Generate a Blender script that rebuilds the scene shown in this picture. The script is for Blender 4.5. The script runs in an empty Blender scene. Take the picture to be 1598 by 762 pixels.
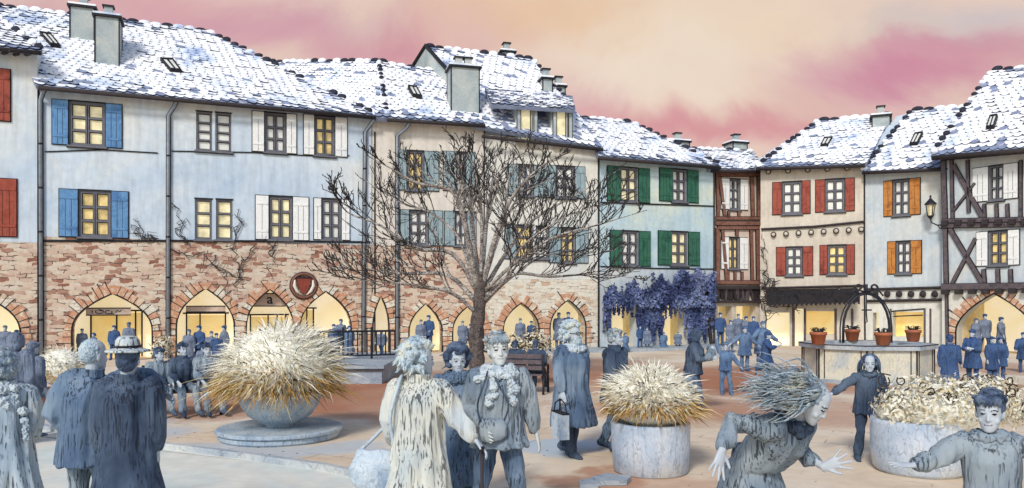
import bpy, math, random
from mathutils import Vector, Matrix, noise
from mathutils.geometry import tessellate_polygon
random.seed(7)
PI = math.pi
S = bpy.context.scene
COL = S.collection
F, HY, CX, CH = 1200.0, 470.0, 799.0, 2.1      # focal length and horizon in photo pixels, eye height in metres

# ------------------------------------------------------------------ basics
def V(*a): return Vector(a)
def lin(r, g, b):
    f = lambda c: (c/12.92 if c <= .04045 else ((c+.055)/1.055)**2.4)
    return (f(r/255), f(g/255), f(b/255), 1)
def P(px, py, Y): return V((px-CX)/F*Y, Y, CH+(HY-py)/F*Y)
def G(px, py):
    Y = CH*F/(py-HY); return V((px-CX)/F*Y, Y, 0)

class MB:
    """collects verts / faces, then becomes one mesh object"""
    def __init__(s): s.v = []; s.f = []; s.m = []
    def add(s, vs, fs, mat=0):
        o = len(s.v); s.v += [tuple(p) for p in vs]
        for f in fs: s.f.append([i+o for i in f]); s.m.append(mat)
    def box(s, x0, x1, y0, y1, z0, z1, mat=0, M=None):
        vs = [V(x, y, z) for z in (z0, z1) for y in (y0, y1) for x in (x0, x1)]
        if M is not None: vs = [M @ p for p in vs]
        s.add(vs, [(0,2,3,1),(4,5,7,6),(0,1,5,4),(2,6,7,3),(0,4,6,2),(1,3,7,5)], mat)
    def bar(s, a, b, w, d, mat=0, up=V(0,1,0)):
        a = V(*a); b = V(*b); z = (b-a); L = z.length
        if L < 1e-6: return
        z /= L; x = up.cross(z)
        if x.length < 1e-4: x = V(1,0,0).cross(z)
        x.normalize(); y = z.cross(x)
        M = Matrix((x, y, z)).transposed().to_4x4(); M.translation = a
        s.box(-w/2, w/2, -d/2, d/2, 0, L, mat, M)
    def loft(s, rings, seg=14, cap=True, mat=0):
        """rings: (centre, rx, ry, axisx, axisy)"""
        vs = []; fs = []; n = len(rings)
        for c, rx, ry, ax, ay in rings:
            for k in range(seg):
                t = 2*PI*k/seg
                vs.append(c+ax*(rx*math.cos(t))+ay*(ry*math.sin(t)))
        for i in range(n-1):
            for k in range(seg):
                k2 = (k+1) % seg
                fs.append((i*seg+k, i*seg+k2, (i+1)*seg+k2, (i+1)*seg+k))
        if cap:
            fs.append(tuple(range(seg-1, -1, -1))); fs.append(tuple(range((n-1)*seg, n*seg)))
        s.add(vs, fs, mat)
    def tube(s, pts, r, seg=8, mat=0, flat=None):
        pts = [V(*p) for p in pts]
        if not isinstance(r, (list, tuple)): r = [r]*len(pts)
        ref = None; rings = []
        for i, p in enumerate(pts):
            d = (pts[min(i+1, len(pts)-1)]-pts[max(i-1, 0)])
            d = d.normalized() if d.length > 1e-9 else V(0,0,1)
            if ref is None:
                a = V(1,0,0) if abs(d.x) < .8 else V(0,1,0)
                ref = (a-d*a.dot(d)).normalized()
            else:
                q = ref-d*ref.dot(d)
                ref = q.normalized() if q.length > 1e-6 else d.orthogonal().normalized()
            ay = d.cross(ref)
            rings.append((p, r[i], r[i], ref.copy(), ay))
        s.loft(rings, seg, True, mat)
    def caps(s, pts, r, seg=12, mat=0):
        """tube with round ends"""
        pts = [V(*p) for p in pts]; r = list(r)
        d0 = (pts[0]-pts[1]).normalized(); d1 = (pts[-1]-pts[-2]).normalized()
        s.tube([pts[0]+d0*r[0]*.9, pts[0]+d0*r[0]*.6]+pts+[pts[-1]+d1*r[-1]*.6, pts[-1]+d1*r[-1]*.9],
               [r[0]*.35, r[0]*.78]+r+[r[-1]*.78, r[-1]*.35], seg, mat)
    def ell(s, c, rx, ry, rz, R=None, seg=12, n=8, mat=0):
        R = R or Matrix.Identity(3); c = V(*c)
        ax = R @ V(1,0,0); ay = R @ V(0,1,0); az = R @ V(0,0,1); rings = []
        for i in range(n+1):
            t = -PI/2+PI*i/n; t = max(-PI/2+.12, min(PI/2-.12, t))
            rings.append((c+az*(rz*math.sin(t)), rx*math.cos(t), ry*math.cos(t), ax, ay))
        s.loft(rings, seg, True, mat)
    def lathe(s, prof, c=(0,0,0), seg=32, mat=0, sx=1, sy=1):
        c = V(*c)
        s.loft([(c+V(0,0,z), r*sx, r*sy, V(1,0,0), V(0,1,0)) for r, z in prof], seg, True, mat)
    def mesh(s, mats, smooth=False):
        me = bpy.data.meshes.new('m'); me.from_pydata(s.v, [], s.f)
        for m in (mats if isinstance(mats, (list, tuple)) else [mats]): me.materials.append(m)
        me.polygons.foreach_set('material_index', s.m)
        if smooth: me.polygons.foreach_set('use_smooth', [True]*len(me.polygons))
        me.update(); return me
    def build(s, name, mats, parent=None, smooth=False, loc=None, rz=0):
        return link(name, s.mesh(mats, smooth), parent, loc, rz)

def link(name, me, parent=None, loc=None, rz=0):
    me.name = name
    o = bpy.data.objects.new(name, me); COL.objects.link(o); o.parent = parent
    if loc is not None: o.location = loc
    o.rotation_euler.z = rz
    return o
def tag(o, label, cat, group=None):
    o['label'] = label; o['category'] = cat
    if group: o['group'] = group
    return o
def thing(name, label, cat, loc=(0,0,0), rz=0, group=None):
    o = bpy.data.objects.new(name, None); COL.objects.link(o)
    o.empty_display_size = .2; o.location = loc; o.rotation_euler.z = rz
    return tag(o, label, cat, group)
def copy_tree(o, parent=None):
    c = o.copy(); COL.objects.link(c); c.parent = parent
    for ch in list(o.children): copy_tree(ch, c)
    return c

def finish(mb, vox, smooth=2, fold=0, fscale=(7,7,1.6), seed=0, extra=None, mats=(), bulge=0):
    """voxel remesh of overlapping shapes into one continuous skin, with cloth folds pushed out of it"""
    me = mb.mesh(list(mats))
    ob = bpy.data.objects.new('tmp', me); COL.objects.link(ob)
    md = ob.modifiers.new('r', 'REMESH'); md.mode = 'VOXEL'; md.voxel_size = vox
    if smooth:
        sm = ob.modifiers.new('s', 'SMOOTH'); sm.iterations = smooth; sm.factor = .5
    dg = bpy.context.evaluated_depsgraph_get()
    out = bpy.data.meshes.new_from_object(ob.evaluated_get(dg))
    bpy.data.objects.remove(ob)
    if fold:
        so = V(seed*3.1, seed*1.7, seed*.9)
        nn = [v.normal.copy() for v in out.vertices]
        for v, nrm in zip(out.vertices, nn):
            p = v.co
            q = noise.noise(V(p.x*fscale[0], p.y*fscale[1], p.z*fscale[2])+so)
            q2 = noise.noise(V(p.x*fscale[0]*2.3, p.y*fscale[1]*2.3, p.z*fscale[2]*2)+so*2)
            r = (1-abs(q)*2.2)*.9+q2*.5-.35
            v.co = p+nrm*(fold*r)
    out.polygons.foreach_set('use_smooth', [True]*len(out.polygons))
    if not out.materials:
        for m in mats: out.materials.append(m)
    if extra is not None and extra.v:
        import bmesh
        bm = bmesh.new(); bm.from_mesh(out); bm.from_mesh(extra.mesh(list(mats), True)); bm.to_mesh(out); bm.free()
    out.update(); return out

# ------------------------------------------------------------------ materials
class NT:
    def __init__(s, tree): s.t = tree; s.t.nodes.clear()
    def n(s, typ, **kw):
        nd = s.t.nodes.new('ShaderNode'+typ)
        for k, v in kw.items(): setattr(nd, k, v)
        return nd
    def L(s, a, b): s.t.links.new(a, b)
    def put(s, sock, val):
        if isinstance(val, bpy.types.NodeSocket): s.L(val, sock)
        else: sock.default_value = val
    def coord(s, kind='Object'): return s.n('TexCoord').outputs[kind]
    def mapv(s, vec, scale=(1,1,1), rot=(0,0,0), loc=(0,0,0)):
        m = s.n('Mapping'); s.L(vec, m.inputs[0])
        m.inputs['Scale'].default_value = scale; m.inputs['Rotation'].default_value = rot; m.inputs['Location'].default_value = loc
        return m.outputs[0]
    def noise(s, vec, scale, detail=3, rough=.55, dist=0, out='Fac'):
        m = s.n('TexNoise'); s.L(vec, m.inputs['Vector'])
        m.inputs['Scale'].default_value = scale; m.inputs['Detail'].default_value = detail
        m.inputs['Roughness'].default_value = rough; m.inputs['Distortion'].default_value = dist
        return m.outputs[out]
    def ramp(s, fac, stops, interp='LINEAR'):
        r = s.n('ValToRGB'); r.color_ramp.interpolation = interp; e = r.color_ramp.elements
        while len(e) < len(stops): e.new(.5)
        for el, (p, c) in zip(e, stops):
            el.position = p; el.color = c if hasattr(c, '__len__') else (c, c, c, 1)
        s.L(fac, r.inputs[0]); return r.outputs[0]
    def mix(s, fac, a, b, mode='MIX'):
        m = s.n('Mix', data_type='RGBA', blend_type=mode)
        s.put(m.inputs[0], fac); s.put(m.inputs[6], a); s.put(m.inputs[7], b); return m.outputs[2]
    def math(s, op, a, b=0, clamp=False):
        m = s.n('Math', operation=op, use_clamp=clamp); s.put(m.inputs[0], a); s.put(m.inputs[1], b); return m.outputs[0]
    def bsdf(s, col, rough=.85, bump=None, bstr=.3, bdist=.02, emit=None, estr=0, spec=.3):
        b = s.n('BsdfPrincipled'); s.put(b.inputs['Base Color'], col); s.put(b.inputs['Roughness'], rough)
        b.inputs['Specular IOR Level'].default_value = spec
        if bump is not None:
            k = s.n('Bump'); k.inputs['Strength'].default_value = bstr; k.inputs['Distance'].default_value = bdist
            s.L(bump, k.inputs['Height']); s.L(k.outputs[0], b.inputs['Normal'])
        if emit is not None:
            s.put(b.inputs['Emission Color'], emit); b.inputs['Emission Strength'].default_value = estr
        o = s.n('OutputMaterial'); s.L(b.outputs[0], o.inputs[0]); return b
def newmat(name):
    m = bpy.data.materials.new(name); m.use_nodes = True; return m, NT(m.node_tree)
def wash(name, a, b, c=None, scale=.5, rough=.9, bump=.25, pen=0, penscale=(9,9,1.2), pendark=(.02,.024,.036,1), spec=.2, penwidth=.008, drip=0):
    """mottled pigment wash; pen > 0 adds thin dark hand-drawn looking streaks in the surface pattern"""
    m, t = newmat(name); co = t.coord()
    n1 = t.noise(co, scale, 4, .6, .6)
    col = t.ramp(n1, [(.32, a), (.5, b), (.68, c or a)])
    n2 = t.noise(co, scale*14, 3)
    col = t.mix(.5, col, t.ramp(n2, [(.3, .72), (.7, 1.)]), 'MULTIPLY')
    if drip: col = t.mix(drip, col, t.ramp(t.noise(t.mapv(co, (5,5,.5)), 1, 4, .6), [(.34, .62), (.56, 1.)]), 'MULTIPLY')
    if pen:
        ns = t.noise(t.mapv(co, penscale, (.12, .1, 0)), 1, 2, .5, .4)
        lines = t.ramp(ns, [(.5-penwidth*2, 0), (.5-penwidth, 1), (.5+penwidth, 1), (.5+penwidth*2, 0)])
        ns2 = t.noise(t.mapv(co, tuple(x*1.9 for x in penscale), (-.2, .16, .3), (3, 1, 7)), 1, 1, .5, .2)
        l2 = t.ramp(ns2, [(.5-penwidth*2, 0), (.5-penwidth, 1), (.5+penwidth, 1), (.5+penwidth*2, 0)])
        msk = t.ramp(t.noise(co, scale*2.2+1, 2), [(.42, 0), (.52, 1)])
        l2 = t.mix(1., l2, msk, 'MULTIPLY')
        lines = t.mix(1., lines, l2, 'LIGHTEN')
        col = t.mix(t.math('MULTIPLY', lines, pen), col, pendark)
    t.bsdf(col, rough, n2, bump, .02, spec=spec)
    return m
def plain(name, c, rough=.7, var=.25, scale=6, spec=.3, emit=0):
    m, t = newmat(name); co = t.coord()
    n1 = t.noise(co, scale, 4)
    d = tuple(x*(1-var) for x in c[:3])+(1,)
    col = t.ramp(n1, [(.3, d), (.7, c)])
    t.bsdf(col, rough, n1, .15, .02, emit=col if emit else None, estr=emit, spec=spec)
    return m

def cloth(name, a, b, c, amt=.8, dens=1.):
    m, t = newmat(name); co = t.coord()
    n1 = t.noise(co, 2.0, 3, .5, .3); col = t.ramp(n1, [(.34, a), (.5, b), (.66, c)])
    def strokes(rot, sc, lo, sd):
        n_ = t.noise(t.mapv(co, sc, rot, (sd, 0, sd)), 1, 2, .5, .15)
        k_ = t.ramp(t.noise(t.mapv(co, (4.,4.,1.6), (0,0,0), (sd*3,sd,0)), 1, 2, .5, .2), [(.43, 0), (.56, 1)])
        return t.mix(1., t.ramp(n_, [(lo, 0), (lo+.05, 1)]), k_, 'MULTIPLY')
    ln_ = t.mix(1., strokes((.1,.12,0), (58,58,3.2), .55, 2), strokes((-.2,.42,.5), (70,70,7), .58, 6), 'LIGHTEN')
    ln_ = t.mix(1., ln_, strokes((0,-.1,.3), (26,26,1.5), .62, 11), 'LIGHTEN')
    col = t.mix(t.math('MULTIPLY', ln_, amt), col, (.016,.02,.032,1))
    t.bsdf(col, .88, t.noise(co, 90, 2), .12, .01, spec=.15); return m
M = {}
M['plaster_blue'] = wash('plaster_blue', lin(186,204,222), lin(206,219,229), lin(228,229,222), .28, drip=.35)
M['plaster_cream'] = wash('plaster_cream', lin(206,202,194), lin(222,214,202), lin(228,222,210), .35, drip=.35)
M['plaster_pale'] = wash('plaster_pale', lin(208,212,208), lin(224,222,212), lin(230,226,212), .35, drip=.35)
M['plaster_mint'] = wash('plaster_mint', lin(172,198,212), lin(192,214,220), lin(216,224,208), .4, drip=.35)
M['plaster_sand'] = wash('plaster_sand', lin(202,190,174), lin(212,202,186), lin(222,214,196), .4, drip=.35)
M['plaster_rose'] = wash('plaster_rose', lin(205,180,166), lin(216,196,180), lin(224,206,190), .6, drip=.35)
M['plaster_grey'] = wash('plaster_grey', lin(186,200,212), lin(204,212,214), lin(222,218,206), .4, drip=.35)
def stone_mat(name, cols, mort):
    m, t = newmat(name); co = t.coord()
    sx = t.n('SeparateXYZ'); t.L(co, sx.inputs[0])
    cb = t.n('CombineXYZ'); t.L(sx.outputs[0], cb.inputs[0]); t.L(sx.outputs[2], cb.inputs[1]); t.L(sx.outputs[1], cb.inputs[2])
    wv = t.n('VectorMath', operation='MULTIPLY_ADD'); t.L(t.noise(co, 2.2, 3, out='Color'), wv.inputs[0])
    wv.inputs[1].default_value = (.34, .3, 0); t.L(cb.outputs[0], wv.inputs[2])
    b = t.n('TexBrick'); t.L(wv.outputs[0], b.inputs[0])
    b.inputs['Color1'].default_value = (0,0,0,1); b.inputs['Color2'].default_value = (1,1,1,1); b.inputs['Mortar'].default_value = (.3,.3,.3,1)
    b.inputs['Scale'].default_value = 1; b.inputs['Mortar Size'].default_value = .014; b.inputs['Mortar Smooth'].default_value = .2
    b.inputs['Brick Width'].default_value = .36; b.inputs['Row Height'].default_value = .145
    big = t.noise(co, .8, 3)
    v = t.math('ADD', t.math('MULTIPLY', b.outputs['Color'], .62), t.math('MULTIPLY', big, .5))
    col = t.ramp(v, cols)
    col = t.mix(.6, col, t.ramp(t.noise(co, 7, 3), [(.3, .7), (.7, 1.)]), 'MULTIPLY')
    brk = t.ramp(t.noise(t.mapv(co, (2.2,1,5)), 1, 2), [(.5, 0), (.56, 1)])
    f = t.math('MULTIPLY', b.outputs['Fac'], brk)
    col = t.mix(t.math('MULTIPLY', f, .9), col, mort)
    hgt = t.math('SUBTRACT', t.noise(co, 9, 4), b.outputs['Fac'])
    t.bsdf(col, .92, hgt, .5, .03, spec=.15); return m
M['stone'] = stone_mat('stone', [(.34, lin(214,200,182)), (.54, lin(212,190,168)), (.66, lin(202,176,158)), (.76, lin(184,148,130)), (.84, lin(160,116,98)), (.94, lin(134,88,74))], lin(70,52,46))
M['stone_pale'] = stone_mat('stone_pale', [(.3, lin(226,220,204)), (.62, lin(224,214,196)), (.76, lin(218,202,180)), (.86, lin(206,178,150)), (.95, lin(190,148,118))], lin(150,134,120))
M['voussoir'] = wash('voussoir', lin(216,192,166), lin(196,140,108), lin(226,214,190), 2.6, bump=.5)
M['ink'] = plain('dark_lead', (.014,.014,.018,1), .6, .3)
M['ink_brown'] = plain('dark_timber', (.05,.04,.042,1), .8, .4)
M['timber_grey'] = wash('timber_grey', lin(92,84,88), lin(112,100,102), lin(76,70,78), 3, pen=.7, penscale=(22,22,3))
M['timber_red'] = wash('timber_red', lin(128,88,74), lin(148,106,90), lin(110,74,62), 3, pen=.7, penscale=(22,22,3))
M['gutter'] = plain('zinc', lin(150,160,172), .5, .3)
M['frame'] = plain('window_frame_grey', lin(112,112,120), .6, .3)
M['shut_blue'] = wash('shutter_blue', lin(84,130,178), lin(106,152,196), lin(72,114,164), 1.2, .6, pen=.35, penscale=(16,16,.6))
M['shut_white'] = wash('shutter_white', lin(232,234,232), lin(242,242,238), lin(222,226,226), 1.2, .6)
M['shut_grey'] = wash('shutter_grey', lin(138,160,166), lin(156,176,180), lin(124,146,156), 1.4, .6, pen=.35, penscale=(16,16,.6))
M['shut_green'] = wash('shutter_green', lin(44,94,74), lin(62,114,92), lin(36,78,64), 1.6, .6, pen=.4, penscale=(16,16,.6))
M['shut_red'] = wash('shutter_red', lin(146,66,50), lin(166,84,66), lin(122,52,44), 1.6, .6, pen=.4, penscale=(16,16,.6))
M['shut_orange'] = wash('shutter_orange', lin(184,118,56), lin(204,138,70), lin(160,98,48), 1.6, .6, pen=.4, penscale=(16,16,.6))
M['pane'] = plain('curtained_pane', lin(240,240,232), .35, .2, 3, .5)
M['pane_lit'] = plain('lit_pane', lin(242,214,146), .4, .55, 2.6, .3, .3)
M['pane_cream'] = plain('lit_cream_pane', lin(242,230,186), .4, .45, 2.6, .3, .35)
M['shop'] = wash('shop_wall', lin(238,222,176), lin(246,234,200), lin(236,208,150), .9)
def lit(name, a, b, e):
    m, t = newmat(name); co = t.coord(); col = t.ramp(t.noise(co, 1.1, 3, .5, .5), [(.35, a), (.65, b)])
    t.bsdf(col, .6, emit=col, estr=e); return m
M['shop_lit'] = lit('lit_shop_interior', lin(246,230,186), lin(250,240,212), .55)
M['shop_gold'] = lit('lit_shop_glass', lin(238,202,122), lin(246,224,162), .45)
M['snow'] = None
def snow_mat(name, dark):
    m, t = newmat(name); co = t.coord()
    n1 = t.noise(co, .75, 4, .6, .4); n2 = t.noise(t.mapv(co, (5, 2, 2)), 1, 3)
    col = t.ramp(n1, [(.28, lin(172,190,222)), (.38, lin(222,230,242)), (.46, lin(246,247,250)), (.7, lin(250,250,252))])
    patch = t.ramp(n2, [(.63, 0), (.7, 1)])
    col = t.mix(t.math('MULTIPLY', patch, dark), col, lin(122,146,192))
    t.bsdf(col, .7, t.noise(co, 12, 3), .3, .02, spec=.2); return m
M['snow'] = snow_mat('snow_on_tiles', .45)
M['tile_dark'] = plain('slate_tile_edge', lin(52,54,68), .8, .4, 4)
M['tile_blue'] = plain('slate_tile', lin(146,158,186), .8, .35, 3)
M['chimney'] = wash('chimney_render', lin(150,164,168), lin(178,186,184), lin(196,198,190), .9)
M['skin'] = plain('skin', lin(186,194,202), .6, .12, 8)
M['skin_pale'] = plain('skin_pale', lin(208,213,211), .6, .14, 8)
M['feature'] = plain('eye_dark', (.012,.013,.02,1), .5)
M['lip'] = plain('lip', lin(128,120,130), .5)
pk = dict(pen=.92)
M['cloth_blue'] = cloth('cloth_blue', lin(80,100,126), lin(104,124,146), lin(134,150,166))
M['cloth_grey'] = cloth('cloth_grey', lin(104,120,136), lin(130,144,156), lin(160,170,174))
M['cloth_dark'] = cloth('cloth_dark', lin(52,64,84), lin(72,86,106), lin(96,110,126), .85)
M['cloth_cream'] = cloth('cloth_cream', lin(178,186,186), lin(206,206,194), lin(184,194,200))
M['cloth_light'] = cloth('cloth_light', lin(150,168,184), lin(178,192,202), lin(204,208,202))
M['flat_blue'] = cloth('cloth_plain_blue', lin(80,104,138), lin(98,124,156), lin(118,140,168), .6)
M['flat_navy'] = cloth('cloth_plain_navy', lin(54,76,114), lin(70,94,132), lin(58,84,134), .6)
M['flat_grey'] = cloth('cloth_plain_grey', lin(104,116,138), lin(124,134,152), lin(88,100,122), .6)
M['fur'] = wash('fur', lin(160,178,194), lin(206,216,220), lin(184,198,208), 5, bump=.5)
M['hair_blue'] = wash('hair_blue', lin(110,130,152), lin(156,172,184), lin(206,204,186), 9, pen=.6, penscale=(30,30,9), bump=.4)
M['hair_dark'] = wash('hair_dark', lin(52,64,86), lin(84,100,126), lin(120,136,156), 9, pen=.6, penscale=(30,30,9), bump=.4)
M['hair_pale'] = wash('hair_pale', lin(160,184,200), lin(196,212,220), lin(224,222,200), 9, pen=.6, penscale=(30,30,9), bump=.4)
M['bark'] = wash('bark', lin(158,148,140), lin(190,182,172), lin(212,206,198), 3, pen=.9, penscale=(10,10,16), bump=.6, penwidth=.02)
M['bark_dark'] = wash('bark_dark', lin(92,82,76), lin(122,110,102), lin(70,62,60), 4, pen=.8, penscale=(10,10,16), bump=.6, penwidth=.02)
M['twig'] = plain('twig_bark', (.05,.045,.043,1), .9, .4)
M['straw_white'] = plain('frosted_grass', lin(246,242,226), .9, .1)
M['straw'] = plain('dry_grass', lin(228,206,150), .9, .25)
M['straw_gold'] = plain('golden_grass', lin(196,146,70), .9, .3)
M['straw_dark'] = plain('dead_grass', lin(64,52,44), .9, .3)
M['urn'] = wash('urn_stone', lin(150,170,190), lin(182,196,206), lin(208,214,212), 1.6, pen=.5, penscale=(14,14,2))
M['planter'] = wash('planter_stone', lin(164,182,202), lin(196,206,218), lin(216,218,216), 1.6, pen=.3, penscale=(9,9,3))
M['slab'] = wash('slab_stone', lin(150,162,174), lin(176,184,190), lin(200,202,198), 1.2, pen=.3, penscale=(2,6,6))
M['wellstone'] = wash('well_stone', lin(206,204,186), lin(222,214,192), lin(190,196,194), 1.4, pen=.25, penscale=(9,9,2))
M['terracotta'] = plain('terracotta', lin(180,108,76), .8, .3, 7)
M['pot_plant'] = plain('pot_plant', lin(58,62,62), .9, .4)
M['wist_a'] = plain('wisteria_blue', lin(92,106,150), .9, .3, 3)
M['wist_b'] = plain('wisteria_violet', lin(126,138,176), .9, .3, 3)
M['wist_c'] = plain('wisteria_dark', lin(66,76,116), .9, .3, 3)
M['leaf_cream'] = plain('frosted_leaf', lin(238,234,216), .9, .2, 3)
M['leaf_ochre'] = plain('dry_leaf', lin(222,206,168), .9, .3, 3)
M['iron'] = plain('wrought_iron', (.02,.022,.03,1), .5, .3)
M['awning'] = wash('awning_cloth', lin(34,32,36), lin(52,48,50), lin(22,22,26), 3, pen=.4)
M['bag'] = wash('bag_leather', lin(168,186,202), lin(196,208,216), lin(140,160,182), 2, pen=.3, penscale=(9,9,6))
M['ring_brown'] = plain('emblem_ring', lin(128,88,74), .7, .3)
M['ring_red'] = plain('emblem_red', lin(142,66,52), .7, .3)
M['horn'] = plain('emblem_horn', lin(226,216,200), .7, .15)
# ------------------------------------------------------------------ houses
def tiles(mb, eL, eR, rR, rL, w=.31, h=.28, lip=.05, bare=.0, dark=.3, seed=0):
    """overlapping scalloped tiles laid over a sloping patch; 0 snow, 1 dark lip, 2 bare slate"""
    rnd = random.Random(seed)
    q = lambda u, v: (eL*(1-u)+eR*u)*(1-v)+(rL*(1-u)+rR*u)*v
    n = (eR-eL).cross(rL-eL)
    if n.length < 1e-6: n = (eR-eL).cross(rR-eL)
    n.normalize()
    H = max((rL-eL).length, (rR-eR).length); rows = max(1, int(H/h))
    dn = n*.16
    mb.add([eL, eR, rR, rL, eL-dn, eR-dn, rR-dn, rL-dn], [(0,1,2,3),(7,6,5,4),(0,4,5,1),(1,5,6,2),(2,6,7,3),(3,7,4,0)], 2)
    for i in range(rows):
        wl = (q(1, (i+.5)/rows)-q(0, (i+.5)/rows)).length
        m = max(1, int(wl/w)); off = .5 if i % 2 else 0
        for j in range(-1, m+1):
            a = (j+off)/m; b = (j+off+1)/m
            a = max(0, a); b = min(1, b)
            if b-a < .25/m: continue
            jit = rnd.uniform(-.12, .12)
            v0 = (i+jit)/rows; vt = min(1, (i+1.25)/rows)
            lf = lip*rnd.uniform(.6, 1.3)
            pts = [q(a, vt)+n*.012, q(b, vt)+n*.012]; low = []
            for k in range(5):
                t = k/4; u = b+(a-b)*t
                v = max(-.02, v0+.5/rows*(1-math.sin(PI*t)**.75))
                low.append(q(u, v))
            vs = pts+[p+n*lf for p in low]+[p+n*.004 for p in low]
            c = q((a+b)/2, v0); nz = noise.noise(c*.55+V(seed, 0, 3)); nz2 = noise.noise(c*1.6+V(0, seed, 9))
            vv = i/rows; uu = (a+b)/2
            edge = max(1-vv/.16, (vv-.84)/.16, 1-uu/.05, (uu-.95)/.05, 0)
            pr = min(.97, dark*.7*(.35+1.8*max(0, nz+.15))+edge*.7)
            lm = 1 if rnd.random() < pr else 0
            tm = 2 if (rnd.random() < .02+bare+max(0, nz2-.22)*.5+edge*.34) else 0
            mb.add(vs, [(0,6,5,4,3,2,1)], tm)
            mb.add(vs, [(2+k, 3+k, 8+k, 7+k) for k in range(4)], lm)
def ridge_caps(mb, a, b, r=.13, step=.42, seed=1):
    rnd = random.Random(seed); n = max(1, int((b-a).length/step)); d = (b-a)/n
    for k in range(n):
        c = a+d*(k+.5)+V(0, 0, rnd.uniform(-.03, .04))
        mb.ell(c, (d.length)*.56, r, r*rnd.uniform(.7, 1.15), Matrix.Rotation(math.atan2(d.y, d.x), 3, 'Z'), 8, 5, 1 if rnd.random() < .45 else 0)
ROOF = lambda: [M['snow'], M['tile_dark'], M['tile_blue']]

def pointed(u0, u1, z0, z1, spring=.42, n=9, p=2.3):
    c = (u0+u1)/2; w = (u1-u0)/2; zs = z0+(z1-z0)*spring
    right = [(c+w*(1-(i/n)**p), zs+(z1-zs)*i/n) for i in range(n+1)]
    left = [(c-w*(1-(i/n)**p), zs+(z1-zs)*i/n) for i in range(n-1, -1, -1)]
    return [(u1, z0)]+right+left+[(u0, z0)]

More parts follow.
